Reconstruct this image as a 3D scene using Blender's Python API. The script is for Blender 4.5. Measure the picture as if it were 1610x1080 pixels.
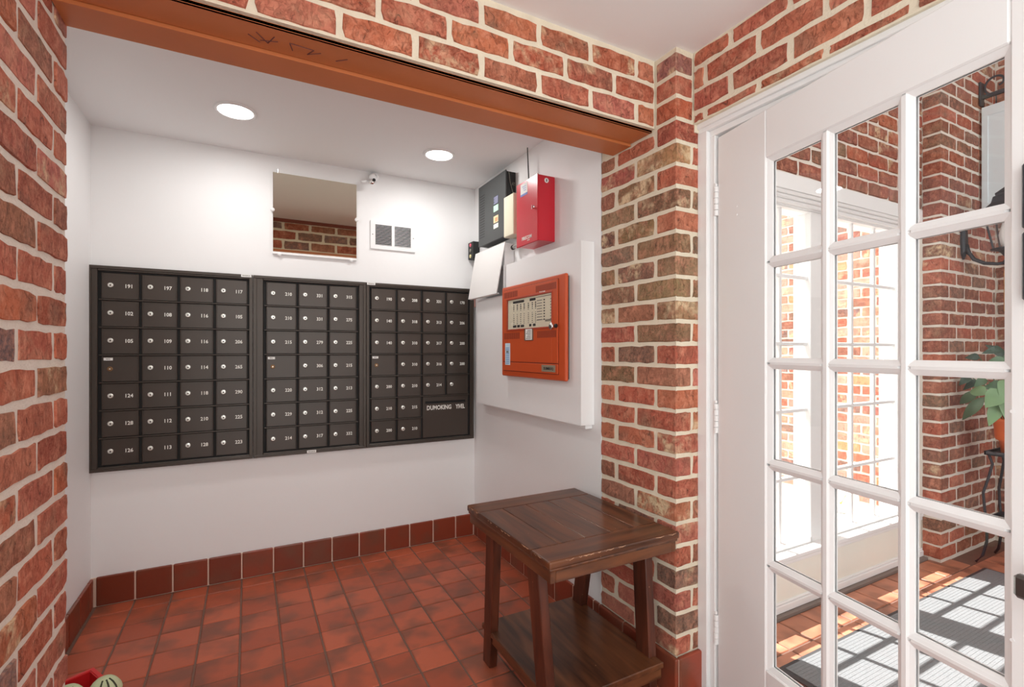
import bpy, bmesh, math, random
from mathutils import Vector, Matrix
PI = math.pi
for o in list(bpy.data.objects): bpy.data.objects.remove(o)
S = bpy.context.scene
COL = S.collection

# ------------------------------------------------------------------ camera, sky, sun, exposure
TH = math.atan((805-390)/774)
cd = bpy.data.cameras.new('camera'); cam = bpy.data.objects.new('camera', cd); COL.objects.link(cam)
cam.location = (0, 0, 1.32); cam.rotation_euler = (PI/2, 0, -TH)
cd.sensor_width = 36; cd.lens = 36*774/1610; cd.shift_y = 11/1610; cd.clip_start = .02
S.camera = cam
W = bpy.data.worlds.new('world'); S.world = W; W.use_nodes = True
bg = W.node_tree.nodes['Background']; bg.inputs[0].default_value = (.96, .985, .965, 1); bg.inputs[1].default_value = 1.4
sd = bpy.data.lights.new('sun', 'SUN'); sun = bpy.data.objects.new('sun', sd); COL.objects.link(sun)
sd.energy = 9.5; sd.angle = math.radians(.5); sd.color = (1, .96, .9)
sun.rotation_euler = Vector((.104, -.463, -1)).to_track_quat('-Z', 'Y').to_euler(); sun.location = (1.5, 6, 6)
S.view_settings.view_transform = 'Standard'; S.view_settings.look = 'None'
S.view_settings.exposure = 0.6; S.view_settings.gamma = 1; S.view_settings.use_curve_mapping = False

# ------------------------------------------------------------------ helpers
def lin(v): v /= 255; return v/12.92 if v <= .04045 else ((v+.055)/1.055)**2.4
K = .80
def C(r, g, b, k=K): return tuple(min(.88, lin(c)/k) for c in (r, g, b)) + (1,)
WL = {}
def new(name, me, parent=None, loc=(0, 0, 0), rot=(0, 0, 0), local=False):
    o = bpy.data.objects.new(name, me); COL.objects.link(o)
    loc = Vector(loc)
    if parent is not None:
        o.parent = parent
        o.location = loc - (Vector() if local else WL[parent]); WL[o] = loc if not local else WL[parent]
    else:
        o.location = loc; WL[o] = loc
    o.rotation_euler = rot
    return o
def tag(o, label=None, cat=None, group=None, kind=None):
    if label: o['label'] = label
    if cat: o['category'] = cat
    if group: o['group'] = group
    if kind: o['kind'] = kind
    return o
def thing(name, loc, label, cat, group=None, rot=(0, 0, 0)):
    o = new(name, None, None, loc, rot); o.empty_display_size = .05
    return tag(o, label, cat, group)
def struct(name, loc=(0, 0, 0)):
    o = new(name, None, None, loc); o.empty_display_size = .05; o['kind'] = 'structure'; return o
def add(name, verts, faces, mat, parent=None, smooth=False):
    vs = [Vector(v) for v in verts]
    if parent is not None: off = WL[parent]
    else:
        lo = [min(v[i] for v in vs) for i in range(3)]; hi = [max(v[i] for v in vs) for i in range(3)]
        off = Vector(((lo[0]+hi[0])/2, (lo[1]+hi[1])/2, lo[2]))
    me = bpy.data.meshes.new(name); me.from_pydata([v-off for v in vs], [], faces); me.update()
    if mat: me.materials.append(mat)
    if smooth: me.polygons.foreach_set('use_smooth', [True]*len(me.polygons))
    o = new(name, me, parent, off); return o
class G:
    """collects shapes in world coordinates, builds ONE mesh"""
    def __init__(s): s.v = []; s.f = []
    def raw(s, v, f): n = len(s.v); s.v += [tuple(p) for p in v]; s.f += [[i+n for i in q] for q in f]; return s
    def bm(s, b): b.verts.index_update(); return s.raw([v.co[:] for v in b.verts], [[v.index for v in f.verts] for f in b.faces])
    def box(s, x0, x1, y0, y1, z0, z1, bev=0, seg=1, M=None):
        b = bmesh.new(); bmesh.ops.create_cube(b, size=1)
        for v in b.verts: v.co = Vector(((x0+x1)/2+v.co.x*(x1-x0), (y0+y1)/2+v.co.y*(y1-y0), (z0+z1)/2+v.co.z*(z1-z0)))
        if bev: bmesh.ops.bevel(b, geom=b.edges[:], offset=bev, segments=seg, affect='EDGES', profile=.5)
        if M is not None: bmesh.ops.transform(b, matrix=M, verts=b.verts)
        s.bm(b); b.free(); return s
    def prism(s, poly, a, ext):
        """poly: 3d points, extruded by vector ext"""
        n = len(poly); p = [Vector(q) for q in poly]; e = Vector(ext)
        return s.raw(p+[q+e for q in p], [list(range(n))[::-1], list(range(n, 2*n))]+[[i, (i+1) % n, n+(i+1) % n, n+i] for i in range(n)])
    def lathe(s, prof, c, n=20, axis='z', caps=True):
        v = []; f = []
        for r, h in prof:
            for i in range(n):
                a = 2*PI*i/n; p = (r*math.cos(a), r*math.sin(a), h)
                if axis == 'y': p = (p[0], p[2], p[1])
                if axis == 'x': p = (p[2], p[0], p[1])
                v.append((c[0]+p[0], c[1]+p[1], c[2]+p[2]))
        m = len(prof)
        for j in range(m-1):
            for i in range(n): f.append([j*n+i, j*n+(i+1) % n, (j+1)*n+(i+1) % n, (j+1)*n+i])
        if caps: f.append(list(range(n))[::-1]); f.append([(m-1)*n+i for i in range(n)])
        return s.raw(v, f)
    def tube(s, pts, r, n=8):
        pts = [Vector(p) for p in pts]; v = []; f = []; rr = r if isinstance(r, (list, tuple)) else [r]*len(pts)
        for k, p in enumerate(pts):
            t = (pts[min(k+1, len(pts)-1)]-pts[max(k-1, 0)]).normalized()
            up = Vector((0, 0, 1)) if abs(t.z) < .9 else Vector((1, 0, 0))
            a = t.cross(up).normalized(); b = t.cross(a)
            for i in range(n): q = 2*PI*i/n; v.append(p+(a*math.cos(q)+b*math.sin(q))*rr[k])
        for k in range(len(pts)-1):
            for i in range(n): f.append([k*n+i, k*n+(i+1) % n, (k+1)*n+(i+1) % n, (k+1)*n+i])
        f.append(list(range(n))[::-1]); f.append([(len(pts)-1)*n+i for i in range(n)])
        return s.raw(v, f)
    def out(s, name, mat, parent=None, smooth=False):
        o = add(name, s.v, s.f, mat, parent, smooth)
        b = bmesh.new(); b.from_mesh(o.data); bmesh.ops.recalc_face_normals(b, faces=b.faces); b.to_mesh(o.data); b.free()
        return o
def box(name, x0, x1, y0, y1, z0, z1, mat, parent=None, bev=0, seg=1): return G().box(x0, x1, y0, y1, z0, z1, bev, seg).out(name, mat, parent)

# ------------------------------------------------------------------ materials
def mat(name, col, rough=.6, metal=0, bump=0, bscale=60, var=0, vscale=6, coord='Object', spec=.5):
    m = bpy.data.materials.new(name); m.use_nodes = True; t = m.node_tree; n = t.nodes; b = n['Principled BSDF']
    b.inputs['Roughness'].default_value = rough; b.inputs['Metallic'].default_value = metal
    b.inputs['Specular IOR Level'].default_value = spec
    b.inputs['Base Color'].default_value = col
    tc = n.new('ShaderNodeTexCoord')
    if var:
        no = n.new('ShaderNodeTexNoise'); no.inputs['Scale'].default_value = vscale; no.inputs['Detail'].default_value = 5
        t.links.new(tc.outputs[coord], no.inputs['Vector'])
        mx = n.new('ShaderNodeMix'); mx.data_type = 'RGBA'
        mx.inputs[6].default_value = tuple(c*(1-var) for c in col[:3])+(1,); mx.inputs[7].default_value = tuple(min(1, c*(1+var)) for c in col[:3])+(1,)
        t.links.new(no.outputs['Fac'], mx.inputs[0]); t.links.new(mx.outputs[2], b.inputs['Base Color'])
    if bump:
        no = n.new('ShaderNodeTexNoise'); no.inputs['Scale'].default_value = bscale; no.inputs['Detail'].default_value = 4
        t.links.new(tc.outputs[coord], no.inputs['Vector'])
        bp = n.new('ShaderNodeBump'); bp.inputs['Strength'].default_value = bump; bp.inputs['Distance'].default_value = .004
        t.links.new(no.outputs['Fac'], bp.inputs['Height']); t.links.new(bp.outputs['Normal'], b.inputs['Normal'])
    return m
def emis(name, col, st):
    m = bpy.data.materials.new(name); m.use_nodes = True; b = m.node_tree.nodes['Principled BSDF']
    b.inputs['Base Color'].default_value = col; b.inputs['Emission Color'].default_value = col; b.inputs['Emission Strength'].default_value = st
    return m
def glass(name, tint=(1, 1, 1, 1), rough=0.0):
    m = bpy.data.materials.new(name); m.use_nodes = True; t = m.node_tree; n = t.nodes; n.clear()
    out = n.new('ShaderNodeOutputMaterial'); mx = n.new('ShaderNodeMixShader'); tr = n.new('ShaderNodeBsdfTransparent'); gl = n.new('ShaderNodeBsdfGlossy'); lw = n.new('ShaderNodeLayerWeight'); pw_ = n.new('ShaderNodeMath'); fr = n.new('ShaderNodeMath')
    lw.inputs[0].default_value = .5; pw_.operation = 'POWER'; pw_.inputs[1].default_value = 5; fr.operation = 'MULTIPLY_ADD'; fr.inputs[1].default_value = .96; fr.inputs[2].default_value = .035
    t.links.new(lw.outputs['Facing'], pw_.inputs[0]); t.links.new(pw_.outputs[0], fr.inputs[0])
    tr.inputs[0].default_value = tint; gl.inputs['Roughness'].default_value = rough
    t.links.new(fr.outputs[0], mx.inputs[0]); t.links.new(tr.outputs[0], mx.inputs[1]); t.links.new(gl.outputs[0], mx.inputs[2]); t.links.new(mx.outputs[0], out.inputs[0])
    return m
def brick_mat():
    m = bpy.data.materials.new('fired brick'); m.use_nodes = True; t = m.node_tree; n = t.nodes; L = t.links; b = n['Principled BSDF']
    oi = n.new('ShaderNodeObjectInfo'); tc = n.new('ShaderNodeTexCoord')
    mul = n.new('ShaderNodeMath'); mul.operation = 'MULTIPLY'; mul.inputs[1].default_value = 37; L.new(oi.outputs['Random'], mul.inputs[0])
    ad = n.new('ShaderNodeVectorMath'); ad.operation = 'ADD'; L.new(tc.outputs['Object'], ad.inputs[0]); L.new(mul.outputs[0], ad.inputs[1])
    def noise(sc, det, rgh=.6, vec=None):
        q = n.new('ShaderNodeTexNoise'); q.inputs['Scale'].default_value = sc; q.inputs['Detail'].default_value = det; q.inputs['Roughness'].default_value = rgh
        L.new(vec or ad.outputs[0], q.inputs['Vector']); return q
    def ramp(src, a, c, v0=0, v1=1):
        r = n.new('ShaderNodeMapRange'); r.inputs[1].default_value = a; r.inputs[2].default_value = c; r.inputs[3].default_value = v0; r.inputs[4].default_value = v1
        L.new(src, r.inputs[0]); return r.outputs[0]
    def mix(fac, A, B, bt='MIX'):
        x = n.new('ShaderNodeMix'); x.data_type = 'RGBA'; x.blend_type = bt
        L.new(fac, x.inputs[0])
        for sck, v in ((6, A), (7, B)):
            if isinstance(v, tuple): x.inputs[sck].default_value = v
            else: L.new(v, x.inputs[sck])
        return x.outputs[2]
    base = oi.outputs['Color']
    big = noise(9, 3); c1 = mix(ramp(big.outputs['Fac'], .35, .7, 0, .6), base, (.66, .60, .60, 1), 'MULTIPLY')
    bl0 = noise(26, 5, .7); c1 = mix(ramp(bl0.outputs['Fac'], .48, .72, 0, .6), c1, C(212, 148, 122))
    # smoky grey brown flashing
    fl = noise(6, 2); c2 = mix(ramp(fl.outputs['Fac'], .56, .72, 0, .7), c1, C(96, 74, 62))
    fine = noise(140, 6, .7); c3 = mix(ramp(fine.outputs['Fac'], .3, .75, .0, .45), c2, C(205, 140, 112), 'MIX')
    # dark creases of the rolled clay
    mp = n.new('ShaderNodeMapping'); mp.inputs['Scale'].default_value = (1.5, 1.5, 1.0); L.new(ad.outputs[0], mp.inputs[0])
    cr = noise(26, 6, .72, mp.outputs[0]); cr.inputs['Distortion'].default_value = 1.6; c4 = mix(ramp(cr.outputs['Fac'], .345, .40, .7, 0), c3, (.07, .03, .022, 1))
    # cream mortar smears where the brick's alpha is low
    sm = noise(30, 6, .75); inv = n.new('ShaderNodeMath'); inv.operation = 'SUBTRACT'; inv.inputs[0].default_value = 1; L.new(oi.outputs['Alpha'], inv.inputs[1])
    sp = noise(11, 2); mm = n.new('ShaderNodeMath'); mm.operation = 'MULTIPLY'; L.new(ramp(sp.outputs['Fac'], .48, .62), mm.inputs[0]); L.new(inv.outputs[0], mm.inputs[1])
    m2 = n.new('ShaderNodeMath'); m2.operation = 'MULTIPLY'; L.new(ramp(sm.outputs['Fac'], .4, .55), m2.inputs[0]); L.new(mm.outputs[0], m2.inputs[1])
    c5 = mix(m2.outputs[0], c4, C(206, 182, 148))
    L.new(c5, b.inputs['Base Color']); b.inputs['Roughness'].default_value = .85; b.inputs['Specular IOR Level'].default_value = .25
    hs = n.new('ShaderNodeMath'); hs.operation = 'ADD'; L.new(ramp(cr.outputs['Fac'], .32, .5), hs.inputs[0])
    q2 = n.new('ShaderNodeMath'); q2.operation = 'MULTIPLY'; q2.inputs[1].default_value = .5; L.new(fine.outputs['Fac'], q2.inputs[0]); L.new(q2.outputs[0], hs.inputs[1])
    bp = n.new('ShaderNodeBump'); bp.inputs['Strength'].default_value = .8; bp.inputs['Distance'].default_value = .004
    L.new(hs.outputs[0], bp.inputs['Height']); L.new(bp.outputs[0], b.inputs['Normal'])
    return m
def tile_mat(name, rough):
    m = bpy.data.materials.new(name); m.use_nodes = True; t = m.node_tree; n = t.nodes; L = t.links; b = n['Principled BSDF']
    oi = n.new('ShaderNodeObjectInfo'); tc = n.new('ShaderNodeTexCoord')
    mul = n.new('ShaderNodeMath'); mul.operation = 'MULTIPLY'; mul.inputs[1].default_value = 53; L.new(oi.outputs['Random'], mul.inputs[0])
    ad = n.new('ShaderNodeVectorMath'); ad.operation = 'ADD'; L.new(tc.outputs['Object'], ad.inputs[0]); L.new(mul.outputs[0], ad.inputs[1])
    no = n.new('ShaderNodeTexNoise'); no.inputs['Scale'].default_value = 6.5; no.inputs['Detail'].default_value = 2; L.new(ad.outputs[0], no.inputs[0])
    rg = n.new('ShaderNodeMapRange'); rg.inputs[1].default_value = .44; rg.inputs[2].default_value = .66; rg.inputs[4].default_value = .8; L.new(no.outputs['Fac'], rg.inputs[0])
    mx = n.new('ShaderNodeMix'); mx.data_type = 'RGBA'; L.new(rg.outputs[0], mx.inputs[0]); L.new(oi.outputs['Color'], mx.inputs[6]); mx.inputs[7].default_value = C(106, 66, 50)
    L.new(mx.outputs[2], b.inputs['Base Color']); b.inputs['Roughness'].default_value = rough
    n2 = n.new('ShaderNodeTexNoise'); n2.inputs['Scale'].default_value = 60; n2.inputs['Detail'].default_value = 3; L.new(ad.outputs[0], n2.inputs[0])
    bp = n.new('ShaderNodeBump'); bp.inputs['Strength'].default_value = .25; bp.inputs['Distance'].default_value = .002; L.new(n2.outputs['Fac'], bp.inputs['Height']); L.new(bp.outputs[0], b.inputs['Normal'])
    return m
def wood_mat(name, dark, light, axis=1):
    m = bpy.data.materials.new(name); m.use_nodes = True; t = m.node_tree; n = t.nodes; L = t.links; b = n['Principled BSDF']
    tc = n.new('ShaderNodeTexCoord'); mp = n.new('ShaderNodeMapping'); s = [26, 26, 26]; s[axis] = 2.5; mp.inputs['Scale'].default_value = s
    oi = n.new('ShaderNodeObjectInfo'); ad = n.new('ShaderNodeVectorMath'); ad.operation = 'ADD'; mul = n.new('ShaderNodeMath'); mul.operation = 'MULTIPLY'; mul.inputs[1].default_value = 9
    L.new(oi.outputs['Random'], mul.inputs[0]); L.new(tc.outputs['Object'], ad.inputs[0]); L.new(mul.outputs[0], ad.inputs[1]); L.new(ad.outputs[0], mp.inputs[0])
    no = n.new('ShaderNodeTexNoise'); no.inputs['Scale'].default_value = 1; no.inputs['Detail'].default_value = 6; no.inputs['Distortion'].default_value = .6; L.new(mp.outputs[0], no.inputs[0])
    cr = n.new('ShaderNodeValToRGB'); cr.color_ramp.elements[0].position = .3; cr.color_ramp.elements[0].color = dark; cr.color_ramp.elements[1].position = .72; cr.color_ramp.elements[1].color = light
    L.new(no.outputs['Fac'], cr.inputs[0])
    # pale specks of worn varnish
    vo = n.new('ShaderNodeTexNoise'); vo.inputs['Scale'].default_value = 90; vo.inputs['Detail'].default_value = 1; L.new(ad.outputs[0], vo.inputs[0])
    rg = n.new('ShaderNodeMapRange'); rg.inputs[1].default_value = .80; rg.inputs[2].default_value = .84; L.new(vo.outputs['Fac'], rg.inputs[0])
    mx = n.new('ShaderNodeMix'); mx.data_type = 'RGBA'; L.new(rg.outputs[0], mx.inputs[0]); L.new(cr.outputs[0], mx.inputs[6]); mx.inputs[7].default_value = C(170, 130, 100)
    L.new(mx.outputs[2], b.inputs['Base Color']); b.inputs['Roughness'].default_value = .28
    bp = n.new('ShaderNodeBump'); bp.inputs['Strength'].default_value = .12; bp.inputs['Distance'].default_value = .001; L.new(no.outputs['Fac'], bp.inputs['Height']); L.new(bp.outputs[0], b.inputs['Normal'])
    return m
def texbrick_mat():
    m = bpy.data.materials.new('distant brickwork'); m.use_nodes = True; t = m.node_tree; n = t.nodes; L = t.links; b = n['Principled BSDF']
    g = n.new('ShaderNodeNewGeometry'); sx = n.new('ShaderNodeSeparateXYZ'); L.new(g.outputs['Position'], sx.inputs[0])
    sm = n.new('ShaderNodeMath'); L.new(sx.outputs[0], sm.inputs[0]); L.new(sx.outputs[1], sm.inputs[1])
    cb = n.new('ShaderNodeCombineXYZ'); L.new(sm.outputs[0], cb.inputs[0]); L.new(sx.outputs[2], cb.inputs[1])
    bt = n.new('ShaderNodeTexBrick'); L.new(cb.outputs[0], bt.inputs['Vector']); bt.inputs['Scale'].default_value = 1; bt.inputs['Brick Width'].default_value = .222; bt.inputs['Row Height'].default_value = .086; bt.inputs['Mortar Size'].default_value = .006
    bt.inputs['Color1'].default_value = C(158, 78, 60); bt.inputs['Color2'].default_value = C(110, 72, 62); bt.inputs['Mortar'].default_value = C(205, 196, 180)
    L.new(bt.outputs[0], b.inputs['Base Color']); b.inputs['Roughness'].default_value = .9
    return m
BRICK = brick_mat(); TBRICK = texbrick_mat()
MORTAR = mat('cream mortar', C(206, 196, 176), .95, bump=.6, bscale=120, var=.12, vscale=20)
MORTAR2 = mat('pale grey mortar', C(205, 198, 188), .95, bump=.6, bscale=120, var=.1, vscale=20)
WHITE = mat('painted plaster', C(232, 233, 233, .85), .55, bump=.12, bscale=25, var=.02, vscale=3)
def scuffs(m):
    t = m.node_tree; n = t.nodes; L = t.links; b = n['Principled BSDF']; src = b.inputs['Base Color'].links[0].from_socket
    tc = n.new('ShaderNodeTexCoord'); no = n.new('ShaderNodeTexNoise'); no.inputs['Scale'].default_value = 7; no.inputs['Detail'].default_value = 9; no.inputs['Roughness'].default_value = .7; no.inputs['Distortion'].default_value = .5
    L.new(tc.outputs['Object'], no.inputs[0]); rg = n.new('ShaderNodeMapRange'); rg.inputs[1].default_value = .735; rg.inputs[2].default_value = .78; rg.inputs[4].default_value = .45; L.new(no.outputs['Fac'], rg.inputs[0])
    mx = n.new('ShaderNodeMix'); mx.data_type = 'RGBA'; L.new(rg.outputs[0], mx.inputs[0]); L.new(src, mx.inputs[6]); mx.inputs[7].default_value = C(150, 148, 146); L.new(mx.outputs[2], b.inputs['Base Color'])
scuffs(WHITE)
CEIL = mat('ceiling paint', C(238, 239, 241, .88), .7, bump=.08, bscale=40)
TRIM = mat('white gloss paint', C(232, 231, 228, .82), .35, bump=.04, bscale=15)
DOORP = mat('door paint', C(232, 231, 230, .82), .38, bump=.05, bscale=18, var=.015, vscale=4)
TILE = tile_mat('quarry tile', .42); TILE2 = tile_mat('base tile', .3)
GROUT = mat('grey brown grout', C(112, 84, 72), .9, bump=.4, bscale=200, var=.2, vscale=15)
GROUTW = mat('pale grout', C(196, 172, 156), .9, bump=.4, bscale=200)
STEEL = mat('brown painted steel', C(176, 104, 60), .45, var=.12, vscale=5, bump=.15, bscale=30)
MARK = mat('purple marker ink', C(96, 52, 48), .7)
BRONZE = mat('bronze anodised metal', C(62, 54, 48), .38, .25, var=.14, vscale=4, bump=.06, bscale=300)
BRONZE_D = mat('dark bronze door', C(60, 51, 45), .33, .2, var=.12, vscale=5, bump=.05, bscale=300)
BLACK = mat('black recess', (.006, .006, .006, 1), .7)
LOCK = mat('nickel lock', C(225, 222, 212), .3, .6)
LOCKH = mat('keyway', C(70, 62, 55), .5, .3)
BRASS = mat('aged brass', C(120, 90, 60), .4, .6)
PRINT = mat('white print', C(226, 222, 212), .6)
PAPER = mat('label paper', C(232, 228, 216), .7)
INK = mat('black ink', C(46, 44, 42), .7)
INKG = mat('grey ink', C(120, 116, 108), .7)
RED = mat('red enamel', C(186, 34, 48), .3, var=.04, vscale=8)
ORANGE = mat('orange red enamel', C(182, 74, 34), .38, var=.05, vscale=6, bump=.05, bscale=200)
ORANGED = mat('dark orange groove', C(100, 34, 20), .6)
BLK = mat('black powder coat', C(58, 60, 60), .42, bump=.05, bscale=250)
BLKS = mat('black casing', C(26, 26, 26), .5)
BEIGE = mat('beige plastic', C(210, 205, 182), .45)
CHROME = mat('chrome', C(230, 230, 230), .12, 1)
MIRROR = mat('bronze tinted mirror', (.80, .75, .62, 1), .015, 1)
WOODL = wood_mat('dark walnut, grain lengthwise', C(48, 27, 18), C(108, 65, 40), 1)
WOODX = wood_mat('dark walnut, grain crosswise', C(48, 27, 18), C(108, 65, 40), 0)
WOODZ = wood_mat('dark walnut, grain upright', C(44, 22, 16), C(94, 48, 32), 2)
WORN = mat('worn bare edge', C(190, 150, 120), .6)
GLASS = glass('window glass')
IRON = mat('black wrought iron', C(52, 54, 60), .45, .4, bump=.1, bscale=90)
LEAFM = [mat('leaf green %d' % i, c, .4, var=.25, vscale=14) for i, c in enumerate((C(108, 138, 100), C(82, 110, 84), C(52, 72, 60)))]
TERRA = mat('terracotta plastic', C(200, 96, 48), .5)
BOUNCEP = mat('cream panel paint', C(232, 222, 212, .82), .5)  # white paint, with the warm light bounced off the tiles put into its colour
MAT = mat('ribbed grey carpet', C(118, 121, 124), .95, bump=.9, bscale=260, var=.25, vscale=160)
PAVE = mat('pale concrete paving', C(178, 176, 172), .9, bump=.4, bscale=40, var=.06, vscale=3)
random.seed(4)
R = random.Random(11)

# ------------------------------------------------------------------ bricks and tiles
def brick_face_mesh(w, h, seed):
    """front of a brick: uneven rounded outline, chamfered, origin at its centre, front looks along -y"""
    r = random.Random(seed); nu = 5; nv = 3; pts = []
    def j(a): return r.uniform(-a, a)
    x0, x1, z0, z1 = -w/2, w/2, -h/2, h/2
    for i in range(nu): pts.append((x0+(x1-x0)*i/nu, z0, i == 0))
    for i in range(nv): pts.append((x1, z0+(z1-z0)*i/nv, i == 0))
    for i in range(nu): pts.append((x1-(x1-x0)*i/nu, z1, i == 0))
    for i in range(nv): pts.append((x0, z1-(z1-z0)*i/nv, i == 0))
    O = []; I = []
    for x, z, c in pts:
        k = .965 if c else 1
        x = x*(1-.012*c)+j(.003); z = z*(1-.05*c)+j(.003)
        O.append((x, .010, z)); I.append((x-math.copysign(.0035, x)*(abs(x) > w/2-.01), j(.0008), z-math.copysign(.0035, z)*(abs(z) > h/2-.008)))
    m = len(O); f = [[i, (i+1) % m, m+(i+1) % m, m+i] for i in range(m)]+[list(range(m, 2*m))]
    me = bpy.data.meshes.new('brick'); me.from_pydata(O+I, [], f); me.update(); me.materials.append(BRICK)
    return me
BC = {}
def bmesh_for(w, h, var):
    k = (round(w, 3), round(h, 3), var)
    if k not in BC: BC[k] = brick_face_mesh(k[0], k[1], hash(k) % 9999)
    return BC[k]
def brick_block_mesh(wx, wy, wz, seed):
    r = random.Random(seed); pts = []
    def j(a): return r.uniform(-a, a)
    X, Y = wx/2, wy/2; c = .004
    per = []
    for (ax, ay, bx, by) in ((-X, -Y, X, -Y), (X, -Y, X, Y), (X, Y, -X, Y), (-X, Y, -X, -Y)):
        for t in (.04, .36, .66, .96): per.append((ax+(bx-ax)*t, ay+(by-ay)*t))
    V = []; m = len(per)
    for z, ins in ((-wz/2, c), (-wz/2+c, 0), (wz/2-c, 0), (wz/2, c)):
        for x, y in per:
            dx = math.copysign(ins, x) if abs(x) > X-.005 else 0; dy = math.copysign(ins, y) if abs(y) > Y-.005 else 0
            V.append((x-dx+j(.0012), y-dy+j(.0012), z+j(.002)))
    f = [list(range(m))[::-1], [3*m+i for i in range(m)]]
    for k in range(3): f += [[k*m+i, k*m+(i+1) % m, (k+1)*m+(i+1) % m, (k+1)*m+i] for i in range(m)]
    me = bpy.data.meshes.new('brick'); me.from_pydata(V, [], f); me.update(); me.materials.append(BRICK); return me
PAL = dict(red=(166, 82, 62), red2=(154, 72, 56), rose=(170, 94, 80), orange=(178, 96, 62), pale=(186, 150, 136), maroon=(124, 64, 56), maroon2=(106, 60, 56), brown=(136, 88, 70), olive=(116, 102, 72), olive2=(104, 92, 66), dark=(92, 80, 72), purple=(132, 86, 82), tan=(176, 140, 100), slate=(98, 92, 94), warm=(176, 104, 76))
def pick(weights, rng):
    ks = list(weights); return rng.choices(ks, [weights[k] for k in ks])[0]
def colour(o, key, rng, smear=.12):
    c = PAL[key]; d = rng.uniform(-14, 12); o.color = C(*(max(10, q+d+rng.uniform(-5, 5)) for q in c), .86)[:3] + (1 - (rng.uniform(.55, 1) if rng.random() < smear else rng.uniform(0, .18)),)
H = .086; ML = .222; JT = .0135; JV = .016
def face_wall(parent, plane, pos, a0, a1, z0, z1, weights, seed, zoff=.149, shift=0, direction=1, smear=.12, colfn=None, half=None):
    """running-bond bricks on a vertical face. plane 'x-','x+','y-','y+' gives the way the face looks; pos its coordinate; a0..a1 the range along it"""
    rng = random.Random(seed); k = math.floor((z0-zoff)/H+.001); n = 0
    rot = {'y-': 0, 'x-': -PI/2, 'y+': PI, 'x+': PI/2}[plane]
    while zoff+k*H < z1-.012:
        zb = max(zoff+k*H+JT/2, z0); zt = min(zoff+(k+1)*H-JT/2, z1)
        off = shift+(ML/2 if k % 2 else 0)
        i = math.floor((a0-off)/ML)-1
        while off+i*ML < a1:
            b0 = max(off+i*ML+JV/2, a0); b1 = min(off+(i+1)*ML-JV/2, a1); i += 1
            if b1-b0 < .025 or zt-zb < .015: continue
            o = None; a = (b0+b1)/2; z = (zb+zt)/2; pr = rng.uniform(-.0015, .0025)
            me = bmesh_for(b1-b0, zt-zb, rng.randrange(5)); s = -1 if plane[1] == '-' else 1
            loc = (pos+s*pr, a, z) if plane[0] == 'x' else (a, pos+s*pr, z)
            o = new('brick', me, parent, loc, (0, 0, rot))
            colour(o, (colfn(z, a, rng) if colfn else pick(weights, rng)), rng, smear); n += 1
        k += 1
    return n
TC = {}
def tile(parent, x0, x1, y0, y1, z, name='tile', th=.012, mat_=None, col=None, gap=.004, bev=.003):
    k = (round(x1-x0, 3), round(y1-y0, 3), round(th, 3), name, (mat_ or TILE).name)
    if k not in TC:
        g = G().box(-(x1-x0)/2+gap, (x1-x0)/2-gap, -(y1-y0)/2+gap, (y1-y0)/2-gap, -th, 0, bev)
        me = bpy.data.meshes.new(name); me.from_pydata(g.v, [], g.f); me.update(); me.materials.append(mat_ or TILE); TC[k] = me
    o = new(name, TC[k], parent, ((x0+x1)/2, (y0+y1)/2, z)); d = R.uniform(-14, 12)
    c = col or (166, 82, 55); o.color = C(c[0]+d, c[1]+d*.7, c[2]+d*.6); return o

# ================================================================== THE SETTING
XL, XR, YB, ZC = -.712, 1.438, 3.254, 2.48         # alcove
XP, YP0, YP1 = -.43, .55, 1.735                     # left pier
XD = 1.53                                           # wall over the door
# floor
fl = struct('floor', (.4, 1.5, 0))
box('floor_bed', -.95, 1.60, -.5, 3.5, -.12, -.004, GROUT, fl)
xs = [-.857+.165*i for i in range(15)]; ys = [3.243, 3.125]+[3.125-.167*i for i in range(1, 20)]
for i in range(len(xs)-1):
    for j in range(len(ys)-1):
        x0, x1 = max(xs[i], XL+.012), min(xs[i+1], 1.52 if ys[j+1] < 1.35 else XR); y1, y0 = ys[j], ys[j+1]
        if x1-x0 < .02: continue
        if y1 < 1.75: x0 = max(x0, XP+.012)
        if x1-x0 < .02: continue
        tile(fl, x0, x1, y0, y1, 0, 'floor_tile')
# ceiling
tag(box('ceiling', -1.3, 1.62, -.9, 3.5, ZC, ZC+.14, CEIL), kind='structure')
# alcove walls
tag(box('wall_back', XL-.3, XR+.3, YB, YB+.14, -.05, ZC, WHITE), kind='structure')
tag(box('wall_alcove_left', XL-.2, XL, YP1, YB, -.05, ZC, WHITE), kind='structure')
tag(box('wall_alcove_right', XR, XR+.2, 1.811, YB, -.05, ZC, WHITE), kind='structure')
# left brick pier
wl = struct('wall_left', (-.6, 1, 0))
box('mortar_core', XL-.2, XP-.003, YP0, YP1-.004, -.05, ZC, MORTAR2, wl)
LW = dict(red=5, red2=4, rose=2, orange=1.6, brown=1.6, purple=.8, slate=.5, warm=.6)
face_wall(wl, 'x-' if False else 'x+', XP, YP0, YP1, 0, ZC, LW, 21, zoff=.17, shift=1.524, smear=.14)
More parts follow.
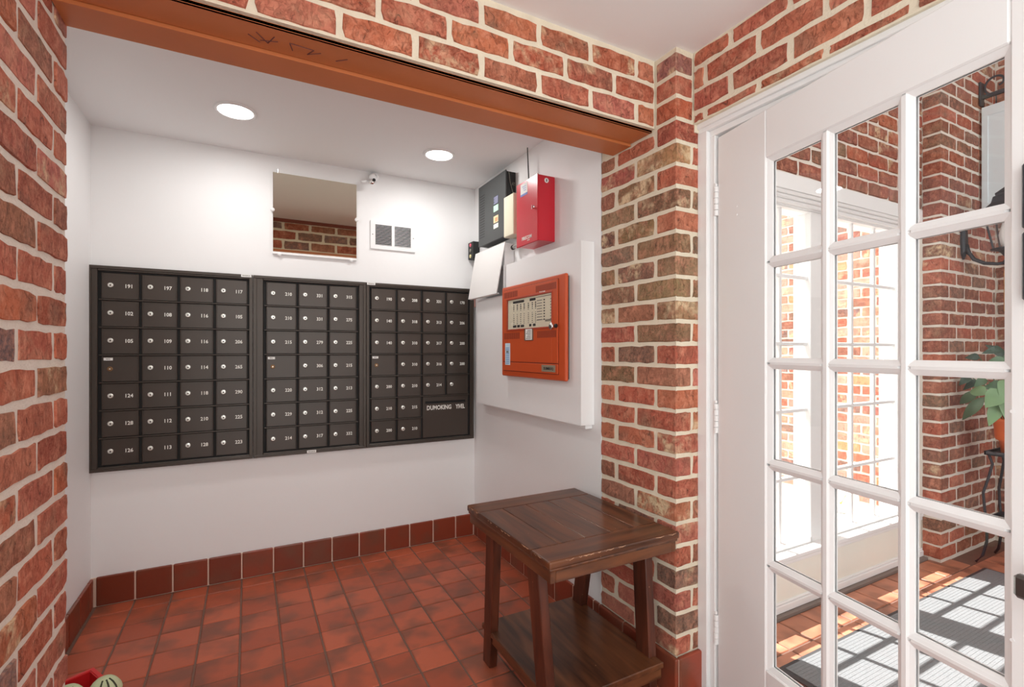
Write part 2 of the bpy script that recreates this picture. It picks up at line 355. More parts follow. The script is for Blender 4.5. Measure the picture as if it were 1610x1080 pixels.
# header over the alcove opening
wh = struct('wall_header', (.5, 1.6, 2.2))
YH0, YH1, ZH = 1.468, 1.722, 2.205
box('mortar_core', XP-.02, XR, YH0+.003, YH1-.003, ZH+.004, ZC, MORTAR, wh)
HW = dict(red=6, red2=3, rose=2, orange=1, warm=.8)
face_wall(wh, 'y-', YH0, XP, XR-.006, ZH+.006, ZC-.004, HW, 33, zoff=ZH+.004, shift=1.34-ML*.0-.0, smear=.3)
face_wall(wh, 'y+', YH1, XP, XR-.006, ZH+.006, ZC-.032, dict(red2=3, brown=2, slate=2.2, dark=1), 34, zoff=ZH+.004, shift=.05, smear=.1)
box('top_batten', XP, XR, YH1-.006, YH1+.008, ZC-.03, ZC, mat('red brown paint', C(120, 60, 46), .6), wh)
# steel lintel: two angles side by side, the inner one a little lower
tl = struct('trim_1', (.5, 1.6, 2.2))
G().box(XP, XR, YH0+.018, 1.607, ZH-.006, ZH+.004, .001).box(XP, XR, YH0+.018, YH0+.026, ZH-.006, ZH+.006).out('lintel_angle', STEEL, tl)
G().box(XP, XR, 1.610, YH1+.004, ZH-.016, ZH+.003, .001).out('lintel_angle', STEEL, tl)
mk = G()
for p, q, r_ in (((.02, 1.53), (.05, 1.57), .002), ((.05, 1.57), (.065, 1.53), .002), ((.0, 1.55), (.03, 1.575), .002), ((.03, 1.565), (.075, 1.55), .0018), ((.105, 1.54), (.115, 1.575), .002), ((.105, 1.54), (.17, 1.545), .0018), ((.17, 1.545), (.155, 1.575), .002), ((.155, 1.575), (.19, 1.55), .0018), ((.235, 1.57), (.265, 1.545), .002)):
    mk.tube([(p[0], p[1], ZH-.0065), (q[0], q[1], ZH-.0065)], r_*.8, 5)
mk.out('scribble', MARK, tl)
# right brick pillar with corner bricks
wp = struct('wall_pillar', (1.5, 1.58, 0))
YC, YR = 1.358, 1.811
XE = 1.577
box('mortar_core', XR+.003, XE, YC+.003, YR-.004, -.05, ZC, MORTAR, wp)
pc = ['purple', 'red', 'orange', 'red2', 'tan', 'red', 'olive2', 'warm', 'olive', 'olive', 'olive', 'olive', 'olive2', 'red', 'brown', 'warm', 'red', 'rose', 'rose', 'red2', 'warm', 'rose', 'red', 'dark', 'rose', 'dark', 'red2', 'dark']
rp = random.Random(77)
def pilcol(z):
    if 1.42 < z < 2.0: return pick(dict(olive=3, olive2=3, dark=2, red=.5, brown=.8), rp)
    return pick(dict(red=4, rose=3, red2=2, brown=1.5, dark=.7, warm=1, olive2=.5), rp)
zt0 = 2.467
for k in range(28):
    z1 = min(zt0-k*.0862-JT/2, ZC); z0 = zt0-(k+1)*.0862+JT/2
    if z0 < .152: z0 = .152
    if z1-z0 < .015: continue
    A = (k % 2 == 1)          # row A: header on the left face
    zm = (z0+z1)/2; above = z1 > 2.21
    key = pc[k]
    if A: cy = (YC, 1.460); cx = (XR, XE-.001)
    else: cy = (YC, 1.574); cx = (XR, 1.518)
    if above: cx = (XR, XD-.004); cy = (YC, 1.462)
    o = new('brick', brick_block_mesh(cx[1]-cx[0], cy[1]-cy[0], z1-z0, k), wp, ((cx[0]+cx[1])/2, (cy[0]+cy[1])/2, zm)); colour(o, key, rp, .18)
    if not A and not above:
        w = XE-.001-1.528; o = new('brick', bmesh_for(w, z1-z0, k % 3), wp, (1.528+w/2, YC, zm)); colour(o, pilcol(zm), rp, .3)
    segs = [(1.474, 1.694), (1.716, YR)] if A else [(1.590, YR)]
    if not above:
        for s0, s1 in segs:
            if z1 > ZH-.02 and s0 < 1.72 and k < 4: z1b = min(z1, ZH-.018)
            else: z1b = z1
            if z1b-z0 < .02: continue
            o = new('brick', bmesh_for(s1-s0, z1b-z0, rp.randrange(5)), wp, (XR, (s0+s1)/2, (z0+z1b)/2), (0, 0, -PI/2)); colour(o, pilcol(zm), rp, .18)
# brick over the door
wd = struct('wall_door', (1.6, .4, 0))
box('mortar_core', XD+.003, 1.70, -1.4, YC, 2.2, ZC, MORTAR, wd)
face_wall(wd, 'x-', XD, -.3, YC-.004, 2.204, ZC-.004, dict(red=6, rose=2, warm=1.5, olive=.9, red2=2), 40, zoff=2.240-H, shift=1.08, smear=.12)
box('wall_door_side', XD, 1.70, -1.4, .06, -.05, 2.2, TBRICK, wd)
box('wall_pillar_core', XR+.14, 1.70, YC, YR, -.05, ZC, MORTAR, wd); box('wall_head_filler', XD+.004, 1.60, YC-.004, YC+.03, 2.17, 2.26, MORTAR, wd)
# base tiles with rounded tops
def base_tile(parent, x0, x1, y0, y1, z1, col=(120, 54, 36)):
    w, d = x1-x0, y1-y0
    o = G().box(x0+.003*(w > d), x1-.003*(w > d), y0+.003*(d > w), y1-.003*(d > w), .002, z1, .006, 3).out('base_tile', TILE2, parent)
    q = R.uniform(-10, 14); o.color = C(col[0]+q, col[1]+q*.5, col[2]+q*.4); return o
bb = struct('baseboard_back', (.4, 3.24, 0))
box('grout', XL, XR, 3.243, YB, 0, .148, GROUTW, bb)
bx = [-.692+.165*i for i in range(14)]
for i in range(13): base_tile(bb, bx[i], min(bx[i+1], XR-.014), 3.239, 3.2535, .152)
bl = struct('baseboard_left', (-.70, 2.5, 0)); box('grout', XL, XL+.011, YP1, 3.24, 0, .148, GROUTW, bl)
yy = 3.235
for d in (.06, .165, .165, .165, .165, .165, .165, .165, .165, .1):
    if yy-d < YP1: break
    base_tile(bl, XL, XL+.015, yy-d, yy, .152); yy -= d
br_ = struct('baseboard_right', (1.43, 2.5, 0)); box('grout', XR-.011, XR, YR, 3.24, 0, .148, GROUTW, br_)
yy = 3.235
for d in [.06]+[.165]*9:
    y0 = max(yy-d, YR)
    if yy-y0 > .02: base_tile(br_, XR-.015, XR, y0, yy, .152)
    yy -= d
bp_ = struct('baseboard_pillar', (1.5, 1.5, 0))
box('grout', XR-.012, XR, YC, YR, 0, .146, GROUTW, bp_); box('grout', XR-.012, XE, YC-.012, YC, 0, .146, GROUTW, bp_)
for y0, y1 in ((1.646, YR), (1.481, 1.646), (YC-.018, 1.481)): base_tile(bp_, XR-.018, XR+.001, y0, y1, .152, (128, 60, 42))
base_tile(bp_, XR-.0, XE+.012, YC-.018, YC+.001, .152, (138, 62, 44))
# door frame
fr = struct('trim_2', (1.6, 1.3, 0))
JY = 1.292
G().box(1.556, 1.72, JY+.024, YC+.002, 0, 2.166, .002).box(1.572, 1.718, JY, JY+.024, 0, 2.143, .002).box(1.672, 1.716, JY-.014, JY, 0, 2.128, .002).out('jamb', TRIM, fr)
G().box(1.556, 1.72, .06, YC+.002, 2.166, 2.200, .002).box(1.572, 1.718, .14, JY+.024, 2.143, 2.166, .002).box(1.672, 1.716, .14, JY, 2.128, 2.143, .002).box(1.545, 1.556, .06, YC-.004, 2.182, 2.203, .002).out('head_jamb', TRIM, fr)
G().box(1.556, 1.72, .06, .14, 0, 2.166, .002).out('jamb', TRIM, fr)

# ------------------------------------------------------------------ glazed door, standing ajar
DA = math.radians(10.6)
door = new('door_1', None, None, (1.622, 1.276, .012)); door.rotation_euler = (0, 0, -PI/2-DA); door['kind'] = 'structure'; door['label'] = 'white fifteen-pane glazed door standing slightly ajar'
WL[door] = Vector()
# local frame: +x from the hinge to the free edge, -y... the room side is y<0 after the turn; slab from y=0 (room face) to y=DT
DW, DT, DH = 1.10, .045, 2.12
lx = [(.243, .430), (.463, .650), (.682, .868)]
zt_, zb_ = 1.945, .245; zs = [zt_-(zt_-zb_)*i/5 for i in range(6)]
MU = .030
def dbox(name, x0, x1, z0, z1, bev=.004, y0=0, y1=DT, m=DOORP): return box(name, x0, x1, y0-DT, y1-DT, z0, z1, m, door, bev)
RS = 1   # room face is at local y = ? (fixed below by sign)
# with rotation -90-DA: local +x -> (-sinDA.. , -cos..) towards the viewer; local +y -> world +x-ish (outside). room face = y min
dbox('stile', 0, lx[0][0]-.012, 0, DH); dbox('stile', lx[2][1]+.012, DW, 0, DH)
dbox('rail', lx[0][0]-.012, lx[2][1]+.012, zt_+.012, DH); dbox('rail', lx[0][0]-.012, lx[2][1]+.012, 0, zb_-.012)
for a in (0, 1): dbox('muntin', lx[a][1]+.0045, lx[a+1][0]-.0045, zb_-.012, zt_+.012, .006, .004, DT-.004)
for i in range(1, 5):
    for a in range(3): dbox('muntin', lx[a][0]-.006, lx[a][1]+.006, zs[i]-MU/2+.005, zs[i]+MU/2-.005, .006, .006, DT-.006)
for i in range(5):
    for a in range(3):
        x0, x1 = lx[a]; z1 = zs[i]-(MU/2 if i else 0); z0 = zs[i+1]+(MU/2 if i < 4 else 0)
        # stepped glazing bead round the pane on both faces
        g = G()
        for ya, yb in ((.006-DT, .019-DT), (.026-DT, .039-DT)):
            e = .012; yo, yi = (ya, yb) if ya < -.03 else (yb, ya)
            o4 = [(x0-e, z0-e), (x1+e, z0-e), (x1+e, z1+e), (x0-e, z1+e)]; m4 = [(x0-.003, z0-.003), (x1+.003, z0-.003), (x1+.003, z1+.003), (x0-.003, z1+.003)]; i4 = [(x0+.004, z0+.004), (x1-.004, z0+.004), (x1-.004, z1-.004), (x0+.004, z1-.004)]
            ym = yo+(yi-yo)*.35
            v = [(p[0], yo, p[1]) for p in o4]+[(p[0], ym, p[1]) for p in m4]+[(p[0], ym+(yi-ym)*.5, p[1]) for p in i4]+[(p[0], yi, p[1]) for p in i4]
            g.raw(v, [[r*4+k, r*4+(k+1) % 4, (r+1)*4+(k+1) % 4, (r+1)*4+k] for r in range(3) for k in range(4)])
        g.out('glazing_bead', DOORP, door)
        box('pane', x0, x1, .0205-DT, .0245-DT, z0, z1, GLASS, door)
for z in (.245, 1.05, 1.878):
    hg = G()
    for k in range(5): hg.lathe([(.0085, 0), (.0085, .021)], (-.004, -DT-.004, z-.056+k*.0225), 10)
    hg.lathe([(.005, 0), (.007, .004), (.005, .01)], (-.004, -DT-.004, z+.057), 10)
    hg.out('hinge', TRIM, door)
hd = G().tube([(1.02, -DT, .84), (1.02, -DT-.045, .84)], .011, 10).box(.915, 1.035, -DT-.062, -DT-.042, .815, .862, .006)
tag(hd.out('lever_handle', mat('dark pewter', C(92, 90, 88), .35, .8), door), 'dark grey lever handle')
for z0, z1 in ((1.41, 1.55), (1.556, 1.69)):
    tag(box('lock_plate', .908, .985, -DT-.02, -DT+.001, z0, z1, mat('black plastic', C(30, 32, 40), .4), door, .004), 'black plate on the free edge side')
for s_, z in ((.10, 1.83), (.10, 1.80), (.885, 1.18), (.885, .70)): G().lathe([(.004, 0), (.003, .002)], (s_, -DT-.002, z), 8, 'y').out('screw_plug', DOORP, door)

# ------------------------------------------------------------------ glazed porch beyond the door
YW, XPI, YPI, XEN, ZV = 1.532, 3.79, 1.433, 4.594, 3.45
fo = struct('floor_porch', (3, .5, 0))
box('floor_bed', 1.60, 4.8, -2.6, 1.75, -.12, -.004, GROUT, fo)
for i in range(18):
    for j in range(9):
        x0 = 1.614+.165*i; y1 = 1.500-.167*j
        if x0 > XEN: continue
        if y1 > YPI and x0+.165 > XPI:
            if x0 > XPI-.03: continue
        if y1-.167 < .12 and not (x0 > 3.7 and y1 > -.2): continue
        t_ = tile(fo, x0, min(x0+.165, XEN), y1-.167, y1, 0, 'floor_tile', col=(180, 118, 92))
box('threshold_strip', 1.72, XPI, 1.501, YW, -.004, .012, mat('grey vinyl base', C(120, 108, 102), .6), fo)
tag(box('ceiling_porch', 1.62, 4.9, -2.6, 1.80, ZV, ZV+.15, CEIL), kind='structure')
# wall with two windows
ww = struct('wall_window', (2.7, 1.6, 0))
box('mortar_core', 1.70, XPI, YW+.006, 1.72, 2.212, ZV, MORTAR2, ww)
VW = dict(maroon=4, maroon2=2.5, red2=1.5, brown=1.5, dark=1.5, purple=.6)
def upperbr(z, a, rng): return pick(VW, rng)
face_wall(ww, 'y-', YW, 2.2, XPI, 2.216, ZV, VW, 51, zoff=2.214, shift=.05, smear=.08)
box('wall_left_return', 1.70, 2.2, YW, 1.72, 2.212, ZV, TBRICK, ww)
G().box(1.70, 1.945, 1.56, 1.70, 0, 2.212).box(2.70, 2.862, 1.585, 1.69, .28, 2.10).box(3.628, XPI+.02, 1.56, 1.70, .28, 2.212).box(1.94, XPI, 1.575, 1.70, 2.072, 2.214).out('window_casing', TRIM, ww)
G().box(1.72, XPI, 1.528, 1.562, 2.135, 2.213).box(1.72, XPI, 1.535, 1.566, 2.118, 2.137, .004).box(1.72, XPI, 1.548, 1.575, 2.098, 2.12, .005).box(1.72, XPI, 1.56, 1.585, 2.078, 2.10, .004).out('head_trim', TRIM, ww)
G().box(1.74, XPI, 1.536, 1.70, 0.02, .262).out('panel', BOUNCEP, ww)
G().box(1.74, XPI, 1.522, 1.556, .012, .05, .004).box(1.74, XPI, 1.527, 1.546, .05, .062, .004).out('base_trim', TRIM, ww)
G().box(1.74, XPI, 1.522, 1.70, .262, .285, .004).box(1.74, XPI, 1.528, 1.56, .24, .262, .004).box(1.94, XPI-.1, 1.70, 1.80, .20, .255).out('sill', TRIM, ww)
YM = 1.61
for n_, (x0, x1) in enumerate(((1.963, 2.69), (2.88, 3.61)), 1):
    w = struct('window_%d' % n_, ((x0+x1)/2, YM, .3))
    z0, z1 = .285, 2.07
    G().box(x0-.02, x0+.012, YM-.03, YM+.05, z0, z1+.02, .003).box(x1-.012, x1+.02, YM-.03, YM+.05, z0, z1+.02, .003).box(x0, x1, YM-.03, YM+.05, z1-.005, z1+.02, .003).box(x0, x1, YM-.03, YM+.05, z0, z0+.03, .003).out('window_frame', TRIM, w)
    for k in (1, 2): box('muntin', x0+(x1-x0)*k/3-.011, x0+(x1-x0)*k/3+.011, YM-.010, YM+.012, z0, z1, TRIM, w, .003)
    for k in range(1, 5): box('muntin', x0, x1, YM-.011, YM+.013, z0+(z1-z0)*k/5-.010, z0+(z1-z0)*k/5+.010, TRIM, w, .003)
    for a in range(3):
        for k in range(5): box('pane', x0+(x1-x0)*a/3, x0+(x1-x0)*(a+1)/3, YM-.001, YM+.002, z0+(z1-z0)*k/5, z0+(z1-z0)*(k+1)/5, GLASS, w)
# brick pier at the porch end and the end wall
we = struct('wall_porch_pier', (4.1, 1.6, 0))
box('mortar_core', XPI+.003, XEN+.1, YPI+.003, 1.75, -.05, ZV, MORTAR2, we)
EW = dict(maroon=4, maroon2=2.5, red2=2, brown=1.5, dark=1.2, rose=.5)
re_ = random.Random(5)
for k in range(39):
    z0 = .012+k*H+JT/2; z1 = z0+H-JT
    A = k % 2; L1 = .100 if A else .206
    o = new('brick', brick_block_mesh(L1+.003, 1.531-YPI, z1-z0, 200+k), we, (XPI+L1/2, (YPI+1.531)/2, (z0+z1)/2)); colour(o, pick(EW, re_), re_, .12)
    x = XPI+L1+JT
    while x < XEN-.02:
        x1 = min(x+.206, XEN-.002); w = x1-x
        if w > .02: o = new('brick', bmesh_for(w, z1-z0, re_.randrange(5)), we, (x+w/2, YPI, (z0+z1)/2)); colour(o, pick(EW, re_), re_, .12)
        x = x1+JT
wq = struct('wall_porch_end', (4.65, .5, 0))
box('mortar_core', XEN+.006, XEN+.15, .8, YPI+.01, -.05, ZV, MORTAR2, wq)
face_wall(wq, 'x-', XEN, .9, YPI, 0, ZV, EW, 61, zoff=.012, shift=.1, smear=.1)
box('wall_porch_far', XEN, XEN+.15, -2.6, .8, -.05, ZV, TBRICK, wq)
# outside: paving and the brick wing
tag(box('ground', 1.75, 12, 1.76, 14, -.15, -.03, PAVE), kind='structure')
wx = struct('wall_wing', (4.8, 2.6, 0))
box('mortar_core', 4.766, 5.0, 1.76, 5.2, -.05, 3.4, MORTAR2, wx)
face_wall(wx, 'x-', 4.76, 1.9, 3.75, -.02, 2.9, dict(rose=2, pale=5, purple=1.5, tan=.8, slate=1.6), 71, zoff=-.02, shift=.04, smear=.3)
face_wall(wx, 'x-', 4.76, 3.75, 5.1, -.02, 2.9, dict(rose=2, pale=5, purple=1.5, tan=.8, slate=1.6), 72, zoff=-.02, shift=.04, smear=.3) if False else None
# outer shell of the alcove so that no daylight leaks in
tag(box('wall_outer_shell', XR+.2, 1.70, 1.811, 3.5, -.05, 2.62, WHITE), kind='structure')

# ------------------------------------------------------------------ alcove downlights, and unseen fill globes added behind the viewer
def downlight(x, y, label, power, r=.077):
    t = thing('ceiling_downlight', (x, y, ZC-.006), label, 'downlight', 'recessed downlights')
    G().lathe([(r, 0), (r+.004, -.003), (r+.016, 0), (r+.016, .006)], (x, y, ZC-.006), 36, caps=False).out('trim_ring', TRIM, t, True)
    G().lathe([(r, .0), (r, .003)], (x, y, ZC-.006), 36).out('lens', LENS, t)
    ld = bpy.data.lights.new('downlight_lamp', 'AREA'); ld.shape = 'DISK'; ld.size = 2*r; ld.energy = power; ld.color = (1, .985, .96)
    lo = new('lamp', ld, t, (x, y, ZC-.009))
    return t
LENS = emis('lit diffuser', (1, .99, .97, 1), 6)
downlight(-.053, 2.731, 'round lit downlight in alcove ceiling, farther from the red alarm cabinet', 3.2)
downlight(.997, 2.772, 'round lit downlight in alcove ceiling, nearer the red alarm cabinet', 3.2)
for x, lb in ((-.05, 'added fill globe behind the viewer, nearer the left brick wall'), (1.05, 'added fill globe behind the viewer, nearer the glazed door wall')):  # invented globes, no such lamps known here, added to brighten the interior
    y = -.75
    t = thing('fill_globe', (x, y, 1.84), lb, 'fill light', 'added fill globes')
    G().lathe([(max(.001, .12*math.sin(PI*k/14)), 1.96-.12*math.cos(PI*k/14)) for k in range(15)], (x, y, 0), 28).out('globe', emis('fill glow', (1, .98, .95, 1), 8), t, True)
    G().lathe([(.05, 2.47), (.05, 2.478)], (x, y, 0), 20).out('fill_rose', TRIM, t); G().tube([(x, y, 2.075), (x, y, 2.472)], .005, 8).out('rod', TRIM, t)
    ld = bpy.data.lights.new('fill_lamp', 'POINT'); ld.energy = 52; ld.shadow_soft_size = .125; ld.color = (1, .985, .96); new('lamp', ld, t, (x, y, 1.96))
# ================================================================== THINGS IN THE ALCOVE
TXT = {}
def text(name, s, size, loc, facing, m, parent, align='CENTER', ext=.0004, sx=1.0):
    k = (s, round(size, 4), align, m.name, sx)
    if k not in TXT:
        cu = bpy.data.curves.new('lettering', 'FONT'); cu.body = s; cu.size = size; cu.align_x = align; cu.align_y = 'CENTER'; cu.extrude = ext; cu.offset = size*.022; cu.resolution_u = 2
        to = bpy.data.objects.new('lettering', cu); COL.objects.link(to)
        me = bpy.data.meshes.new_from_object(to); COL.objects.unlink(to); bpy.data.objects.remove(to)
        if sx != 1: me.transform(Matrix.Diagonal((sx, 1, 1, 1)))
        me.materials.clear(); me.materials.append(m); TXT[k] = me
    return new(name, TXT[k], parent, loc, {'y-': (PI/2, 0, 0), 'x-': (PI/2, 0, -PI/2)}[facing])
# ---- mailbox banks
YF = 3.236
def lock(parent, x, z, y, kind='nickel'):
    g = G()
    if kind == 'nickel':
        o = G().lathe([(.0125, 0), (.0125, -.004), (.0095, -.007), (.001, -.0075)], (x, y, z), 16, 'y').out('lock', LOCK, parent)
        G().lathe([(.0042, 0), (.0042, -.0012)], (x+.0008, y-.0075, z-.001), 10, 'y').out('keyway', LOCKH, parent)
    else:
        G().lathe([(.012, 0), (.012, -.002), (.009, -.003)], (x, y, z), 16, 'y').out('lock', BRASS, parent)
        G().lathe([(.003, 0), (.003, -.003)], (x, y-.003, z), 8, 'y').out('keyway', LOCK, parent)
def bank(x0, x1, c0, c1, nc, cols, label, plates, outgoing=False):
    z0, z1, r0, r1 = .695, 1.757, .722, 1.727
    t = thing('mailbox_bank', ((x0+x1)/2, YB-.004, z0), label, 'mailboxes', 'apartment mailbox banks')
    box('backing', x0+.003, x1-.003, YF+.004, YB-.001, z0+.004, z1-.004, BLACK, t)
    g = G()
    for a, b, c, d in ((x0, x0+.018, z0+.016, z1-.016), (x1-.018, x1, z0+.016, z1-.016), (x0, x1, z0, z0+.016), (x0, x1, z1-.016, z1)): g.box(a, b, YF-.016, YB-.001, c, d, .0015)
    for a, b, c, d in ((x0+.016, c0-.010, z0+.014, z1-.014), (c1+.010, x1-.016, z0+.014, z1-.014), (c0-.010, c1+.010, z0+.014, r0-.004), (c0-.010, c1+.010, r1+.004, z1-.014)): g.box(a, b, YF-.010, YB-.001, c, d, .0025)
    g.out('frame', BRONZE, t)
    cw = (c1-c0)/nc; rh = (r1-r0)/7
    for k in range(1, 7):
        xe = c1 if not (outgoing and k < 2) else c0+2*cw
        if outgoing and k == 2: xe = c1
        if outgoing and k == 1: xe = c0+2*cw
        zz = r0+rh*k; box('shelf_rail', c0-.004, xe+.004, YF-.011, YF+.006, zz-.003, zz+.003, BRONZE, t, .001)
    for k in range(1, nc):
        zz = r0 if not (outgoing and k > 2) else r0+2*rh
        if outgoing and k == 2: zz = r0
        box('divider', c0+cw*k-.005, c0+cw*k+.005, YF+.001, YF+.012, zz, r1, BLACK, t)
    for c in range(nc):
        for r in range(7):
            if outgoing and c >= 2 and r >= 5: continue
            xa = c0+cw*c+.0065; xb = c0+cw*(c+1)-.0065; zb = r1-rh*(r+1)+.005; ztp = r1-rh*r-.005
            d = G().box(xa, xb, YF-.004, YF+.006, zb, ztp, .0018).box(xa, xa+.0055, YF-.009, YF, zb, ztp, .0018).box(xb-.0055, xb, YF-.008, YF, zb, ztp, .0018).out('door', BRONZE_D, t)
            s = cols[c][r] if r < len(cols[c]) else ''
            if s == '#':
                lock(d, xa+.034, (zb+ztp)/2, YF-.004, 'brass')
                box('label_plate', xa+.008, xa+.046, YF-.0055, YF-.003, ztp-.023, ztp-.009, PAPER, d)
                text('lettering', 'MAIL', .008, (xa+.027, YF-.006, ztp-.016), 'y-', INKG, d, ext=.0002)
            else:
                lock(d, xa+.036, (zb+ztp)/2+.004, YF-.004)
                if s: text('number', s, .027, (xb-.043, YF-.0042, (zb+ztp)/2+.001), 'y-', PRINT, d, sx=.92)
    if outgoing:
        xa, xb, zb, ztp = c0+2*cw+.0065, c1-.0065, r0+.004, r0+2*rh-.005
        zs_ = ztp-.040
        d = G().box(xa, xb, YF-.004, YF+.006, zb, zs_-.008, .0015).box(xa, xb, YF-.004, YF+.006, zs_+.008, ztp, .0015).box(xa, xa+.018, YF-.004, YF+.006, zs_-.009, zs_+.009).box(xb-.018, xb, YF-.004, YF+.006, zs_-.009, zs_+.009).out('outgoing_mail_door', BRONZE_D, t)
        tag(d, 'wide outgoing-mail door with a slot')
        box('slot', xa+.016, xb-.016, YF+.0015, YF+.0035, zs_-.009, zs_+.009, BLACK, d)
        text('lettering', 'DUMOKING', .042, (xa+.118, YF-.0042, zs_-.038), 'y-', PRINT, d, sx=.78)
        text('lettering', 'YIVEL', .042, (xb-.058, YF-.0042, zs_-.038), 'y-', PRINT, d, sx=.66)
    for a, z in plates:
        p = box('maker_plate', a, a+.052, YF-.019, YF-.015, z, z+.016, PAPER, t); text('lettering', 'MAILBOX', .009, (a+.026, YF-.0195, z+.008), 'y-', INKG, p, ext=.0002)
    return t
bank(-.722, .024, -.671, .003, 4, (['191', '102', '105', '#', '124', '128', '126'], ['197', '108', '109', '110', '111', '112', '113'], ['118', '116', '116', '114', '118', '210', '128'], ['117', '105', '206', '265', '290', '225', '223']),
     'dark bronze mailbox bank of four columns, every column full, beside the white corner', ((-.035, 1.742),))
bank(.026, .667, .088, .614, 3, (['210', '210', '215', '#', '220', '229', '214'], ['331', '331', '279', '306', '312', '312', '317'], ['315', '275', '225', '215', '213', '225', '332']),
     'dark bronze mailbox bank of three columns between the two wider banks', ((.315, .697),))
bank(.669, 1.419, .694, 1.383, 4, (['190', '140', '140', '#', '200', '210', '200'], ['208', '318', '310', '310', '210', '215', '210'], ['331', '313', '317', '316', '214'], ['170', '206', '200', '200', '']),
     'dark bronze mailbox bank with a slotted outgoing-mail door lettered in white', ((.672, 1.742),), True)
# ---- tinted mirror with clips
t = thing('wall_mirror', (.37, YB-.001, 1.895), 'square bronze-tinted mirror held by clips, reflecting bricks, above the mailboxes', 'mirror')
box('backing', .132, .610, YB-.006, YB-.0005, 1.905, 2.378, INK, t); box('mirror_glass', .130, .612, YB-.010, YB-.006, 1.905, 2.380, MIRROR, t, .0008)
box('bottom_channel', .128, .614, YB-.016, YB-.0005, 1.893, 1.907, TRIM, t, .002)
for x, z in ((.128, 2.155), (.612, 2.155), (.165, 1.893), (.578, 1.893)):
    G().lathe([(.012, 0), (.012, -.006), (.008, -.011), (.001, -.012)], (x, YB-.009, z), 14, 'y').out('clip', TRIM, t, True)
G().tube([(.155, YB-.008, 2.378), (.155, YB-.012, 2.40)], .003, 6).out('hook', CHROME, t)
# ---- wall register
t = thing('wall_vent', (.848, YB-.001, 1.983), 'white slatted air vent with two black openings, beside the tinted mirror', 'vent')
g = G(); va, vb, vz0, vz1 = .700, .997, 1.983, 2.166
for a, b, c, d in ((va, vb, vz0, vz0+.026), (va, vb, vz1-.024, vz1), (va, va+.030, vz0+.026, vz1-.024), (vb-.030, vb, vz0+.026, vz1-.024), (.838, .856, vz0+.026, vz1-.024)): g.box(a, b, YB-.011, YB-.0005, c, d)
g.out('frame', TRIM, t); box('duct', va+.01, vb-.01, YB-.002, YB-.0006, vz0+.01, vz1-.01, BLACK, t)
for c0_, c1_, tilt in ((va+.028, .840, -.1), (.854, vb-.028, -.25)):
    for k in range(13):
        z = vz0+.031+k*.0100
        G().box(c0_, c1_, -.003, .003, -.0007, .0007, M=Matrix.Translation((0, YB-.0072, z)) @ Matrix.Rotation(tilt, 4, 'X')).out('slat', TRIM, t)
for x in (.713, .984): G().lathe([(.0035, 0), (.0025, -.0015)], (x, YB-.0112, 2.075), 8, 'y').out('screw', INKG, t)
# ---- security camera
t = thing('security_camera', (.72, YB-.001, 2.38), 'small white ball camera on a bracket tucked under the alcove ceiling', 'camera')
G().lathe([(.028, 0), (.028, -.03), (.024, -.04), (.012, -.043)], (.722, YB-.0008, 2.440), 20, 'y').out('wall_mount', TRIM, t, True)
G().tube([(.715, YB-.035, 2.44), (.700, YB-.06, 2.425), (.69, YB-.07, 2.405)], [.022, .021, .018], 14).out('body', TRIM, t, True)
G().tube([(.672, YB-.06, 2.398), (.63, YB-.075, 2.384)], [.008, .006], 10).out('bracket', TRIM, t, True)
g = G().lathe([(.021*math.sin(PI*k/12)+.0004, -.021*math.cos(PI*k/12)) for k in range(13)], (.695, YB-.085, 2.388), 20); bl_ = g.out('ball', CHROME, t, True)
G().lathe([(.010, 0), (.010, -.004), (.004, -.006)], (.700, YB-.106, 2.395), 14, 'y').out('lens', BLACK, t)
# ---- red alarm cabinet with aerial
t = thing('alarm_cabinet', (XR-.0005, 2.308, 1.895), 'tall red metal alarm cabinet with a black aerial on the alcove side wall', 'alarm box')
RX = 1.328
G().box(RX+.004, XR-.0005, 2.198, 2.420, 1.897, 2.241, .002).out('cabinet', RED, t)
dr = G().box(RX, RX+.006, 2.194, 2.424, 1.893, 2.245, .003).out('door', RED, t)
st = box('sticker', RX-.0008, RX+.0002, 2.300, 2.375, 2.165, 2.232, PAPER, dr); box('sticker_band', RX-.0014, RX-.0007, 2.300, 2.375, 2.165, 2.176, mat('blue print', C(96, 112, 176), .6), dr)
for k in range(3): box('print_line', RX-.0014, RX-.0007, 2.315, 2.355-.008*k, 2.213-.011*k, 2.217-.011*k, mat('faint blue print', C(150, 165, 200), .6), dr)
G().lathe([(.009, 0), (.009, -.006), (.006, -.010)], (RX, 2.228, 2.075), 14, 'x').out('lock', CHROME, dr)
G().box(RX-.016, RX-.009, 2.225, 2.231, 2.062, 2.083).out('key', CHROME, dr)
text('lettering', 'FIRECOM', .026, (RX-.0005, 2.308, 1.930), 'x-', PRINT, dr)
text('lettering', 'ALARM', .008, (RX-.0005, 2.290, 1.914), 'x-', PRINT, dr)
G().lathe([(.013, 0), (.013, -.0015)], (1.384, 2.1978, 2.215), 18, 'y').out('round_sticker', PAPER, t); box('sticker_mark', 1.3815, 1.3865, 2.1955, 2.1966, 2.208, 2.222, INK, t)
G().lathe([(.006, 0), (.006, .012)], (1.395, 2.40, 2.241), 10).out('aerial_socket', CHROME, t)
tag(G().tube([(1.395, 2.40, 2.252), (1.396, 2.405, 2.30), (1.394, 2.415, 2.468)], [.0045, .004, .0028], 8).out('aerial', BLKS, t), 'black aerial')
